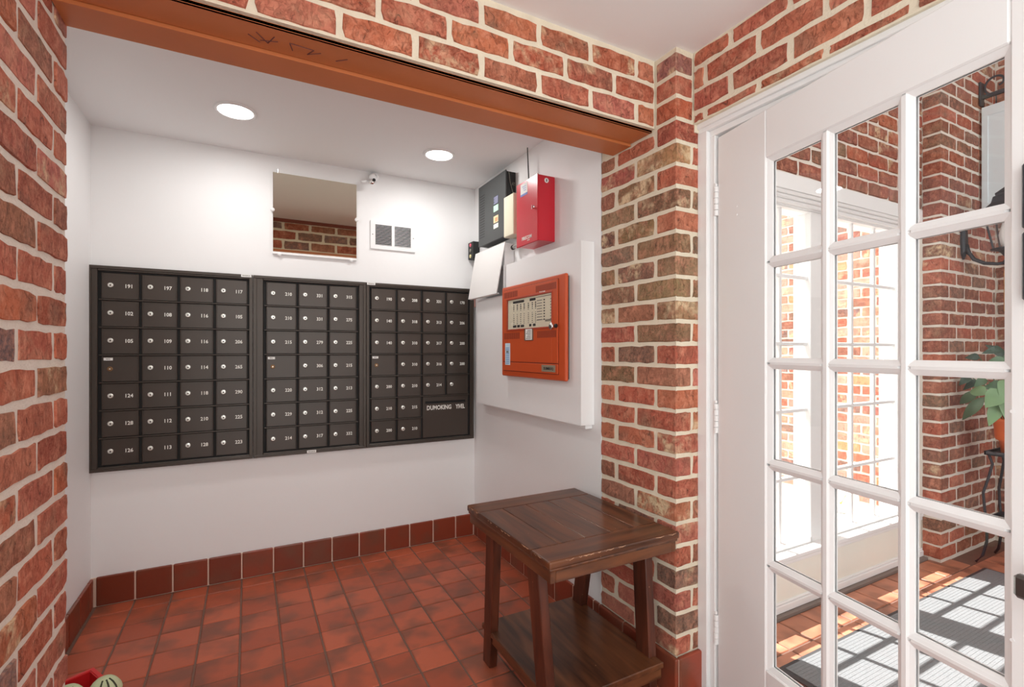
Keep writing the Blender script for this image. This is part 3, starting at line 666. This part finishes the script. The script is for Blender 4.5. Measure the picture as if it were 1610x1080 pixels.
# ---- black control box
t = thing('control_box', (XR-.0005, 2.82, 2.01), 'black metal control box with small coloured stickers by the alcove ceiling', 'control box')
BX = 1.368
G().box(BX+.004, XR-.0005, 2.632, 3.018, 2.014, 2.404, .002).out('case', BLKS, t)
cv = G().box(BX-.003, BX+.006, 2.626, 3.022, 2.010, 2.410, .003).out('cover', BLK, t)
for k in range(17): box('vent_slot', BX-.0036, BX-.0028, 2.925, 3.00, 2.065+k*.017, 2.070+k*.017, BLKS, cv)
for z0, z1, c in ((2.235, 2.285, (70, 74, 92)), (2.190, 2.228, (168, 206, 182)), (2.120, 2.162, (226, 190, 150)), (2.085, 2.112, (214, 218, 206))):
    box('sticker', BX-.0042, BX-.0028, 2.725, 2.79, z0, z1, mat('sticker', C(*c), .6), cv)
box('sticker_print', BX-.0048, BX-.0040, 2.735, 2.768, 2.126, 2.150, mat('orange print', C(206, 140, 100), .6), cv)
for k in range(5): box('print_line', BX-.0048, BX-.0040, 2.728, 2.785-.01*(k % 2), 2.240+k*.009, 2.2435+k*.009, mat('lilac print', C(150, 150, 176), .6), cv)
G().tube([(BX+.02, 2.629, 2.40), (BX+.026, 2.626, 2.34), (BX+.045, 2.626, 2.28), (XR-.004, 2.628, 2.26)], .0022, 6).out('cable', INKG, t)
text('lettering', 'ATX', .026, (1.425, 2.6310, 2.33), 'y-', INKG, t, sx=.6)
# ---- beige box
t = thing('relay_box', (XR-.0005, 2.56, 1.99), 'narrow beige plastic box between black control box and red cabinet', 'relay box')
box('base', 1.40, XR-.0005, 2.50, 2.618, 1.996, 2.228, mat('olive beige plastic', C(176, 166, 136), .5), t, .002); box('cover', 1.348, 1.402, 2.497, 2.620, 1.992, 2.232, BEIGE, t, .004)
# ---- conduit stub
t = thing('conduit', (XR-.001, 2.5, 1.93), 'short grey conduit stub under the beige box', 'pipe')
G().tube([(1.40, 2.40, 1.958), (1.398, 2.52, 1.945), (1.398, 2.585, 1.938)], .011, 12).out('pipe', mat('galvanised steel', C(190, 188, 184), .4, .5), t, True)
G().tube([(1.398, 2.588, 1.9375), (1.398, 2.60, 1.9365)], .014, 12).out('end_ring', INK, t)
G().tube([(1.398, 2.54, 1.955), (1.396, 2.535, 1.985)], .005, 8).out('wing_screw', BLKS, t)
# ---- junction box with its cover tilted open
t = thing('junction_box', (XR-.0005, 2.86, 1.66), 'white junction box whose cover plate hangs tilted open', 'junction box')
box('case', 1.372, XR-.0005, 2.655, 3.05, 1.838, 1.975, WHITE, t, .002)
box('case_side', 1.366, XR-.0005, 2.645, 2.662, 1.70, 1.838, WHITE, t); box('case_side', 1.366, XR-.0005, 3.03, 3.05, 1.70, 1.838, WHITE, t)
cv = [(1.372, 2.640, 1.978), (1.372, 3.075, 1.978), (1.330, 3.105, 1.668), (1.330, 2.675, 1.668)]
G().prism(cv, None, (-.005, 0, -.001)).out('cover_plate', mat('pale grey paint', C(218, 216, 214, .82), .5), t)
G().prism([(1.336, 2.675, 1.668), (1.336, 3.105, 1.668), (1.346, 3.105, 1.664), (1.346, 2.675, 1.664)], None, (0, 0, .004)).out('cover_lip', WHITE, t)
# ---- keypad strobe in the corner
t = thing('alarm_sounder', (1.41, 3.2, 1.965), 'small black wall sounder with pink and yellow lamps in the alcove corner', 'sounder')
box('case', 1.385, XR-.0005, 3.160, 3.246, 1.965, 2.085, BLKS, t, .003)
for z, c in ((2.063, (226, 92, 110)), (2.025, (120, 116, 108)), (1.985, (226, 208, 150))):
    G().lathe([(.013, 0), (.012, -.004), (.006, -.006)], (1.385, 3.203, z), 14, 'x').out('lamp_lens', mat('lens', C(*c), .3), t)
# ---- broken red plastic trim tip by mailboxes
tag(G().tube([(1.428, 3.228, 1.63), (1.427, 3.228, 1.70), (1.431, 3.226, 1.80)], [.006, .007, .006], 8).out('conduit_strip', mat('grey pink strip', C(172, 130, 122), .5), None), 'thin grey-pink strip standing between mailboxes and junction box', 'strip')
# ---- raised backing board
tb = thing('backing_board', (XR-.0005, 2.45, .965), 'large white raised board on the alcove side wall behind the orange fire panel', 'board')
BDX = 1.362
G().prism([(BDX, 1.862, .970), (BDX, 3.04, .970), (BDX, 3.04, 1.655), (BDX, 2.615, 1.655), (BDX, 2.615, 1.832), (BDX, 1.862, 1.832)], None, (XR-.0006-BDX, 0, 0)).out('board', WHITE, tb)
G().box(BDX+.035, XR-.0006, 1.875, 3.01, .950, .9705, .002).out('edge_trim', WHITE, tb)
# ---- fire alarm panel
t = thing('fire_alarm_panel', (BDX-.0005, 2.27, 1.172), 'orange-red fire alarm panel with a zone chart window', 'fire panel')
FX = 1.326
G().box(FX+.006, BDX-.0005, 1.955, 2.592, 1.180, 1.682, .003).out('back_box', BLKS, t)
G().box(FX+.002, FX+.022, 1.940, 2.604, 1.172, 1.690, .008, 3).out('surround', ORANGE, t)
d = G(); y0, y1, z0, z1 = 2.000, 2.578, 1.205, 1.668; wy0, wy1, wz0, wz1 = 2.052, 2.520, 1.440, 1.607
for a, b, c, e in ((y0, wy0, z0+.052, z1), (wy1, y1, z0+.052, z1), (wy0, wy1, z0+.052, wz0), (wy0, wy1, wz1, z1), (y0, y1, z0, z0+.048)): d.box(FX-.004, FX+.004, a, b, c, e, .0012)
dr = d.out('door', ORANGE, t)
g = G()
for a, b, c, e in ((y0-.003, y1+.003, z1, z1+.003), (y0-.003, y1+.003, z0-.003, z0), (y0-.003, y0, z0, z1), (y1, y1+.003, z0, z1), (y0, y1, z0+.048, z0+.052)): g.box(FX+.0008, FX+.0022, a, b, c, e)
g.out('door_gap', ORANGED, t)
g = G()
for a, b, c, e in ((wy0-.010, wy1+.010, wz0-.010, wz0), (wy0-.010, wy1+.010, wz1, wz1+.010), (wy0-.010, wy0, wz0, wz1), (wy1, wy1+.010, wz0, wz1)): g.box(FX-.007, FX+.002, a, b, c, e, .0015)
g.out('window_frame', mat('deep orange enamel', C(158, 60, 34), .4), dr)
box('zone_chart', FX-.0006, FX+.0012, wy0, wy1, wz0, wz1, mat('cream card', C(222, 212, 190), .6), dr)
g = G(); gl = G()
fx0, fx1 = FX-.0012, FX-.0004
def yy_(u): return wy1-(wy1-wy0)*u
def zz_(v): return wz0+(wz1-wz0)*v
for u0, u1 in ((.13, .40), (.53, .66)): g.box(fx0, fx1, yy_(u1), yy_(u0), zz_(.86), zz_(.94))
for u0, u1 in ((.13, .215), (.235, .30), (.32, .40), (.52, .57), (.60, .66)): g.box(fx0, fx1, yy_(u1), yy_(u0), zz_(.05), zz_(.13))
rr = random.Random(3)
for c, u in enumerate((.15, .235, .32, .40, .50, .59, .66)):
    for r in range(11):
        if r in (4,): continue
        h = .026 if r < 3 else .014; v = .80-r*.062
        (g if r < 3 or rr.random() < .6 else gl).box(fx0, fx1, yy_(u+.010*rr.uniform(.7, 1.5)), yy_(u-.010), zz_(v-h), zz_(v+h*.6))
for r in range(8):
    v = .83-r*.085; gl.box(fx0, fx1, yy_(.80), yy_(.69), zz_(v-.012), zz_(v+.012)); g.box(fx0, fx1, yy_(.855), yy_(.83), zz_(v-.02), zz_(v+.02)); gl.box(fx0, fx1, yy_(.98), yy_(.965), zz_(v-.02), zz_(v+.01))
for v in (.20, .17): g.box(fx0, fx1, yy_(.98), yy_(.86), zz_(v-.008), zz_(v+.008))
gl.box(fx0, fx1, yy_(1), yy_(.67), zz_(.215), zz_(.225)); gl.box(fx0, fx1, yy_(1), yy_(.67), zz_(.93), zz_(.95))
g.out('chart_print', INK, dr); gl.out('chart_lines', INKG, dr)
box('window_pane', FX-.0036, FX-.0024, wy0, wy1, wz0, wz1, GLASS, dr)
def slots(yc0, yc1, z0_, z1_, n):
    g = G()
    for k in range(n):
        a = yc0+(yc1-yc0)*(k+.25)/n; g.box(FX-.0046, FX-.0038, a, a+(yc1-yc0)/n*.45, z0_, z1_)
    g.out('vent_slots', ORANGED, dr)
slots(2.010, 2.205, 1.622, 1.655, 16); slots(2.40, 2.565, 1.622, 1.655, 16); slots(2.010, 2.19, 1.385, 1.420, 16); slots(2.375, 2.565, 1.385, 1.420, 16)
text('lettering', 'THORN', .020, (FX-.0042, 2.138, 1.630-.022), 'x-', PRINT, dr) if False else text('lettering', 'TASAM', .018, (FX-.0042, 2.140, 1.6165), 'x-', PRINT, dr)
box('instruction_holder', FX-.007, FX-.0035, 2.228, 2.322, 1.373, 1.438, mat('smoky plastic', C(110, 84, 68), .3), dr, .001); box('instruction_card', FX-.0082, FX-.0065, 2.238, 2.305, 1.377, 1.435, PAPER, dr)
g = G()
for r in range(6): g.box(FX-.0090, FX-.0080, 2.245, 2.298-.008*(r % 3), 1.383+r*.0085, 1.3865+r*.0085)
g.out('card_print', INKG, dr)
b_ = box('blue_label', FX-.0052, FX-.0038, 2.488, 2.548, 1.237, 1.362, mat('pale blue label', C(186, 206, 226), .6), dr); g = G()
for r in range(9):
    if r == 6: continue
    g.box(FX-.0060, FX-.0050, 2.498, 2.538, 1.244+r*.011, 1.2495+r*.011)
g.out('label_print', mat('mid blue print', C(120, 156, 196), .6), dr); text('lettering', 'ADEL', .013, (FX-.0056, 2.518, 1.312), 'x-', INK, dr)
box('name_plate', FX-.0052, FX-.0038, 2.018, 2.145, 1.213, 1.247, mat('brushed plate', C(150, 140, 122), .4, .3), dr, .0006); text('lettering', 'SIMPLEX', .020, (FX-.0056, 2.078, 1.229), 'x-', INK, dr) if False else text('lettering', 'DUIMBEXQ', .018, (FX-.0056, 2.080, 1.229), 'x-', INK, dr)
G().lathe([(.010, 0), (.010, -.010), (.006, -.013)], (FX-.004, 2.006, 1.440), 14, 'x').out('lock', BLKS, dr)
G().lathe([(.016, 0), (.018, -.004), (.018, -.008), (.012, -.011)], (FX-.004, 2.048, 1.440), 12, 'x').out('turn_knob', CHROME, dr, True)
# ---- side table
t = thing('side_table', (1.125, 1.65, 0), 'dark walnut two-tier side table with worn edges, pushed against the brick pillar', 'table')
TX0, TX1, TY0, TY1, TZ = .838, 1.408, 1.312, 1.978, .65
tt = G().box(TX0+.012, TX1-.012, TY0+.012, TY1-.012, TZ-.026, TZ-.006).out('top', WOODL, t)
box('breadboard', TX0, TX1, TY0, TY0+.118, TZ-.026, TZ, WOODX, tt, .006, 2); box('breadboard', TX0, TX1, TY1-.118, TY1, TZ-.026, TZ, WOODX, tt, .006, 2)
pw = (TX1-TX0)/5
for k in range(5): box('plank', TX0+pw*k+.0008, TX0+pw*(k+1)-.0008, TY0+.119, TY1-.119, TZ-.025, TZ-.0004, WOODL, tt, .0022)
box('top_moulding', TX0+.004, TX1-.004, TY0+.004, TY1-.004, TZ-.036, TZ-.024, WOODL, t, .005, 2)
for a in ((TX0+.010, TX0+.030, TY0+.010, TY1-.010), (TX1-.030, TX1-.010, TY0+.010, TY1-.010)): box('apron', *a, TZ-.075, TZ-.034, WOODL, t, .002)
for a in ((TX0+.030, TX1-.030, TY0+.010, TY0+.030), (TX0+.030, TX1-.030, TY1-.030, TY1-.010)): box('apron', *a, TZ-.075, TZ-.034, WOODX, t, .002)
for xt, xb, s in ((.862, .882, 1), (1.384, 1.360, -1)):
    for ya, yb, yc, yd in ((1.432, 1.508, 1.372, 1.444), (1.756, 1.832, 1.842, 1.908)):
        th_ = .036*s
        lg = G().raw([(xb, yc, 0), (xb+th_, yc, 0), (xb+th_, yd, 0), (xb, yd, 0), (xt, ya, TZ-.036), (xt+th_, ya, TZ-.036), (xt+th_, yb, TZ-.036), (xt, yb, TZ-.036)], [[0, 1, 2, 3], [4, 5, 6, 7], [0, 1, 5, 4], [1, 2, 6, 5], [2, 3, 7, 6], [3, 0, 4, 7]])
        o = lg.out('leg', WOODZ, t); b = bmesh.new(); b.from_mesh(o.data); bmesh.ops.bevel(b, geom=b.edges[:], offset=.003, segments=1, affect='EDGES'); b.to_mesh(o.data); b.free()
box('shelf', .878, 1.362, 1.345, 1.910, .140, .162, WOODL, t, .003); box('shelf_apron', .884, 1.356, 1.352, 1.366, .100, .141, WOODX, t, .002)
box('shelf_apron', .886, .900, 1.366, 1.90, .110, .141, WOODL, t, .002)
g = G(); rw = random.Random(8)
for k in range(16):
    y = TY0+.01+rw.random()*.62; l = rw.uniform(.006, .035); g.tube([(TX0+.0016, y, TZ-.0030), (TX0+.0008, y+l*.4, TZ-.0045-rw.random()*.004), (TX0+.0012, y+l, TZ-.0030)], [.0005, .0014, .0004], 5)
for k in range(14):
    x = TX0+.01+rw.random()*.53; l = rw.uniform(.006, .045); g.tube([(x, TY0+.0016, TZ-.0030), (x+l*.5, TY0+.0008, TZ-.0045-rw.random()*.004), (x+l, TY0+.0012, TZ-.003)], [.0005, .0013, .0004], 5)
g.out('worn_chips', WORN, t)
# ---- red bin with pale green bundles
t = thing('storage_bin', (-.499, 2.06, 0), 'open red plastic bin on the tiled floor behind the left brick pier', 'bin', None, (0, 0, .52))
WL[t] = Vector()
g = G(); bw, bd, bh = .11, .19, .168
for a, b, c, d in ((-bw, bw, bd-.006, bd), (-bw, bw, -bd, -bd+.006), (-bw, -bw+.006, -bd+.006, bd-.006), (bw-.006, bw, -bd+.006, bd-.006)): g.box(a, b, c, d, .006, bh)
g.box(-bw, bw, -bd, bd, 0, .006)
g.out('body', mat('red plastic', C(186, 32, 36), .35), t)
g = G()
for a, b, c, d in ((-bw-.01, bw+.01, bd-.002, bd+.010), (-bw-.01, bw+.01, -bd-.010, -bd+.002), (-bw-.01, -bw+.002, -bd+.002, bd-.002), (bw-.002, bw+.01, -bd+.002, bd-.002)): g.box(a, b, c, d, bh-.008, bh+.002)
g.out('rim', mat('red plastic rim', C(196, 40, 42), .3), t)
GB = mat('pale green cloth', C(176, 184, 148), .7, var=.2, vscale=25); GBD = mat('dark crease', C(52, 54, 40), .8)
for k, (x, y, z, r) in enumerate(((-.408, 2.02, .222, .045), (-.502, 2.03, .217, .045))):
    u = thing('cloth_bundle', (x, y, z-r), ('pale green rounded bundle in the red bin, farther from the brick pier', 'pale green rounded bundle in the red bin, against the brick pier')[k], 'bundle', 'bundles in the red bin')
    g = G(); prof = []
    for i in range(13): a = PI*i/12; prof.append((max(.001, r*math.sin(a)*(1+.04*math.sin(5*a))), -r*math.cos(a)))
    g.lathe(prof, (x, y, z), 24); g.out('roll', GB, u, True)
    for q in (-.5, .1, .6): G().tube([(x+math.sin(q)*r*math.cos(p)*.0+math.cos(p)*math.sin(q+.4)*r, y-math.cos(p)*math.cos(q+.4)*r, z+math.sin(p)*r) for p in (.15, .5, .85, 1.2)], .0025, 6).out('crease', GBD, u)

# ================================================================== THINGS IN THE PORCH
# ---- entrance mat with ribs
t = thing('entrance_mat', (2.94, .55, 0), 'long ribbed grey entrance mat on the porch tiles', 'mat')
box('backing', 1.93, 3.93, -.35, 1.275, 0, .006, mat('black rubber', C(60, 60, 62), .8), t); box('carpet', 1.955, 3.91, -.33, 1.255, .005, .010, MAT, t)
g = G()
for k in range(106): g.box(1.955, 3.91, -.328+k*.015, -.328+k*.015+.010, .0095, .0108)
tag(g.out('ribs', MAT, t), kind='stuff')
# ---- wall lantern
t = thing('wall_lantern', (4.08, YPI, 1.95), 'black coach lantern on a curved arm fixed to the porch brick pier', 'lantern')
LX, LY = 4.08, 1.215
g = G().lathe([(.034, 0), (.034, -.012), (.024, -.022), (.001, -.024)], (LX, YPI, 2.03), 8, 'y')
for v in range(len(g.v)): x, y, z = g.v[v]; g.v[v] = (x, y, 2.03+(z-2.03)*3.6)
g.out('back_plate', IRON, t)
pts = [(LX, YPI-.02, 2.00), (LX, YPI-.03, 1.95), (LX, YPI-.06, 1.90), (LX, YPI-.11, 1.868), (LX, YPI-.17, 1.855), (LX, LY, 1.858)]
G().tube(pts, [.013, .013, .012, .011, .010, .010], 10).out('arm', IRON, t, True)
G().lathe([(.001, 1.835), (.016, 1.845), (.022, 1.868), (.012, 1.885), (.020, 1.90), (.030, 1.915), (.045, 1.93), (.078, 1.938), (.078, 1.946), (.05, 1.95)], (LX, LY, 0), 16).out('base_cup', IRON, t)
ch = []
for a in range(4):
    ca = PI/4+a*PI/2; p0 = Vector((LX+.072*math.cos(ca), LY+.072*math.sin(ca), 1.945)); p1 = Vector((LX+.122*math.cos(ca), LY+.122*math.sin(ca), 2.165))
    G().tube([p0, p1], .0055, 6).out('post', IRON, t); ch.append((p0, p1))
for a in range(4):
    (p0, p1), (q0, q1) = ch[a], ch[(a+1) % 4]; n_ = Vector((p0+q0)/2-Vector((LX, LY, 1.945))).normalized()*.002
    G().raw([p0, q0, q1, p1, p0-n_, q0-n_, q1-n_, p1-n_], [[0, 1, 2, 3], [4, 5, 6, 7], [0, 1, 5, 4], [2, 3, 7, 6], [0, 3, 7, 4], [1, 2, 6, 5]]).out('glass_pane', GLASS, t)
cp = G()
def sq(r, z): return [(LX+r*math.cos(PI/4+k*PI/2), LY+r*math.sin(PI/4+k*PI/2), z) for k in range(4)]
lv = [(.124, 2.160), (.136, 2.168), (.136, 2.176), (.085, 2.225), (.075, 2.262), (.062, 2.268), (.066, 2.282), (.018, 2.318), (.012, 2.33)]
v = sum([sq(*q) for q in lv], []); cp.raw(v, [[3, 2, 1, 0], [len(v)-4+k for k in range(4)]]+[[j*4+k, j*4+(k+1) % 4, j*4+4+(k+1) % 4, j*4+4+k] for j in range(len(lv)-1) for k in range(4)]).out('cap', IRON, t)
G().lathe([(.012, 2.325), (.014, 2.335), (.006, 2.345), (.011, 2.356), (.001, 2.372)], (LX, LY, 0), 12).out('finial', IRON, t, True)
G().lathe([(.024, 1.95), (.036, 1.985), (.042, 2.03), (.030, 2.085), (.020, 2.12), (.018, 2.14)], (LX, LY, 0), 18).out('bulb_chimney', mat('frosted white glass', C(222, 226, 230), .3), t, True)
# ---- brass chime tube hanging from the lantern arm
tag(G().tube([(LX, LY+.012, 1.836), (LX, LY+.012, 1.81), (LX, LY+.012, 1.56)], [.0015, .007, .007], 10).out('chime_tube', mat('polished brass', C(222, 180, 96), .2, .9), None, True), 'thin brass tube hanging below the wall lantern', 'chime')
# ---- hanging sign on a scroll bracket
t = thing('hanging_sign', (4.35, YPI, 2.27), 'pale blue-white sign board hanging from a black scroll bracket in the porch', 'sign')
SX = 4.35
G().box(SX-.012, SX+.012, YPI-.62, YPI-.004, 3.005, 3.03, .003).box(SX-.03, SX+.03, YPI-.012, YPI-.0005, 2.96, 3.12, .003).out('bracket_bar', IRON, t)
sc = []
for k in range(22):
    a = -PI*.45+k*.27; r = .075-.0026*k; sc.append((SX, YPI-.085-r*math.cos(a)*-1*1.0, 3.085+r*math.sin(a)))
G().tube(sc, .007, 8).out('scroll', IRON, t, True)
for y in (YPI-.08, YPI-.54): G().tube([(SX, y, 3.01), (SX, y, 2.94)], .004, 6).out('hook', IRON, t)
SG = mat('pale blue white board', C(206, 216, 232, .82), .45)
box('board', SX-.012, SX+.012, YPI-.60, YPI-.012, 2.262, 2.945, SG, t, .002); g = G()
for a, b, c, d in ((-.60, -.012, 2.88, 2.945), (-.60, -.012, 2.262, 2.30), (-.60, -.56, 2.30, 2.88), (-.045, -.012, 2.30, 2.88)): g.box(SX-.018, SX-.011, YPI+a, YPI+b, c, d, .002)
g.out('frame', SG, t)
# ---- plant stand
t = thing('plant_stand', (4.13, 1.19, 0), 'black wrought-iron plant stand with two shelves in the porch corner', 'plant stand')
PX, PY = 4.13, 1.19
for nm, z, r in (('tray', .680, .115), ('shelf', .275, .105)):
    g = G().box(PX-r, PX+r, PY-r, PY+r, z-.004, z+.004, .002)
    for a, b, c, d in ((-r, r, -r, -r+.008), (-r, r, r-.008, r), (-r, -r+.008, -r, r), (r-.008, r, -r, r)): g.box(PX+a, PX+b, PY+c, PY+d, z-.004, z+.02)
    g.out(nm, IRON, t)
for sx, sy in ((-1, -1), (-1, 1), (1, -1), (1, 1)):
    G().tube([(PX+sx*q, PY+sy*q, z) for q, z in ((.10, .69), (.085, .62), (.098, .54), (.118, .44), (.112, .33), (.105, .27), (.105, .14), (.12, .05), (.145, .008))], .0075, 8).out('leg', IRON, t, True)
# ---- potted plant
t = thing('potted_plant', (PX, PY, .685), 'leafy green plant in an orange pot on the iron stand', 'plant')
G().lathe([(.062, .685), (.070, .69), (.078, .76), (.094, .77), (.098, .78), (.105, .885), (.116, .888), (.118, .905), (.108, .906), (.095, .86), (.0, .86)], (PX, PY, 0), 28, caps=False).out('pot', TERRA, t, True)
G().lathe([(.1, .855), (.05, .872), (.001, .876)], (PX, PY, 0), 20, caps=False).out('soil', mat('potting soil', C(60, 46, 38), .95, bump=.8, bscale=80), t)
def leaf(a, b, w, m):
    a, b = Vector(a), Vector(b); d = b-a; L_ = d.length; d.normalize()
    side = d.cross(Vector((-1, -.5, .25))).normalized(); nr = side.cross(d).normalized()
    if nr.x > 0: nr = -nr
    prof = [(0, .0), (.06, .45), (.2, .9), (.36, 1), (.55, .88), (.72, .62), (.88, .3), (1, 0.02)]
    v = []
    for s, q in prof:
        c = a+d*L_*s - Vector((0, 0, 1))*L_*.10*(s*s) + nr*.012*math.sin(s*PI)
        for e in (-1, 0, 1): v.append(c+side*e*q*w/2+nr*(.010*abs(e)*q)-Vector((0, 0, .0)))
    n = len(prof); f = []
    for i in range(n-1):
        for k in (0, 1): f.append([i*3+k, i*3+k+1, i*3+k+4, i*3+k+3])
    return add('leaf', v, f, m, t, True)
LV = [((3.95, 1.285, 1.035), (4.02, 1.412, 0.895)), ((3.93, 1.305, 1.069), (4.0, 1.418, 0.993)), ((3.9, 1.256, 1.057), (3.95, 1.348, 1.083)), ((3.9, 1.187, 1.087), (3.85, 1.246, 0.993)), ((3.93, 1.215, 1.0), (3.88, 1.24, 0.883)), ((4.0, 1.369, 1.16), (3.95, 1.405, 1.107)), ((4.0, 1.321, 1.276), (3.97, 1.383, 1.28)), ((3.95, 1.19, 1.269), (3.9, 1.269, 1.239)), ((4.05, 1.226, 1.285), (4.0, 1.295, 1.367)), ((4.05, 1.233, 1.328), (3.98, 1.305, 1.311)), ((4.0, 1.224, 1.098), (3.93, 1.279, 1.105)), ((4.0, 1.295, 1.146), (3.95, 1.332, 1.101)), ((3.95, 1.19, 1.035), (3.9, 1.178, 0.939)), ((3.95, 1.178, 1.144), (3.88, 1.187, 1.047)), ((4.05, 1.239, 1.181), (4.05, 1.278, 1.267)), ((4.05, 1.352, 1.132), (4.0, 1.402, 1.076)),
      ((4.1, 1.1, 1.1), (4.0, .98, 1.12)), ((4.2, 1.05, 1.0), (4.12, .94, .9)), ((4.15, 1.12, 1.25), (4.1, 1.02, 1.36)), ((4.25, 1.2, 1.2), (4.38, 1.2, 1.25)), ((4.05, 1.1, 1.0), (3.93, 1.02, .9)), ((4.2, 1.25, 1.25), (4.3, 1.3, 1.3))]
WD = [.06, .055, .075, .10, .07, .05, .045, .05, .05, .05, .08, .05, .06, .08, .06, .045, .07, .06, .06, .07, .07, .06]
MI = [1, 1, 0, 0, 0, 2, 2, 1, 2, 2, 1, 1, 0, 0, 2, 2, 1, 1, 2, 2, 1, 2]
for (a, b), w, i in zip(LV, WD, MI):
    lf = leaf(a, b, w, LEAFM[i])
    A_ = Vector(a); base = Vector((PX+(A_.x-PX)*.25, PY+(A_.y-PY)*.25, .865)); mid = (base+A_)/2+Vector((0, 0, .08))
    G().tube([base, mid, A_+(A_-mid)*.02], .0028, 5).out('stem', LEAFM[1], t, True)
# ---- garden ornament outside the window
t = thing('garden_ornament', (4.42, 2.33, -.03), 'white rounded garden ornament with a yellow patch on the paving outside', 'ornament')
G().lathe([(.09, -.03), (.10, 0), (.105, .08), (.10, .14), (.07, .19), (.02, .212), (.001, .213)], (4.42, 2.33, 0), 24).out('body', mat('white glazed pottery', C(236, 234, 228, .82), .4), t, True)
G().raw([(4.322, 2.36, .08), (4.316, 2.30, .05), (4.335, 2.27, .13), (4.33, 2.31, .12), (4.33, 2.36, .07), (4.33, 2.30, .045), (4.345, 2.27, .13), (4.34, 2.31, .12)], [[0, 1, 2, 3], [4, 5, 6, 7], [0, 1, 5, 4], [1, 2, 6, 5], [2, 3, 7, 6], [3, 0, 4, 7]]).out('yellow_patch', mat('yellow paint', C(238, 190, 70), .5), t)
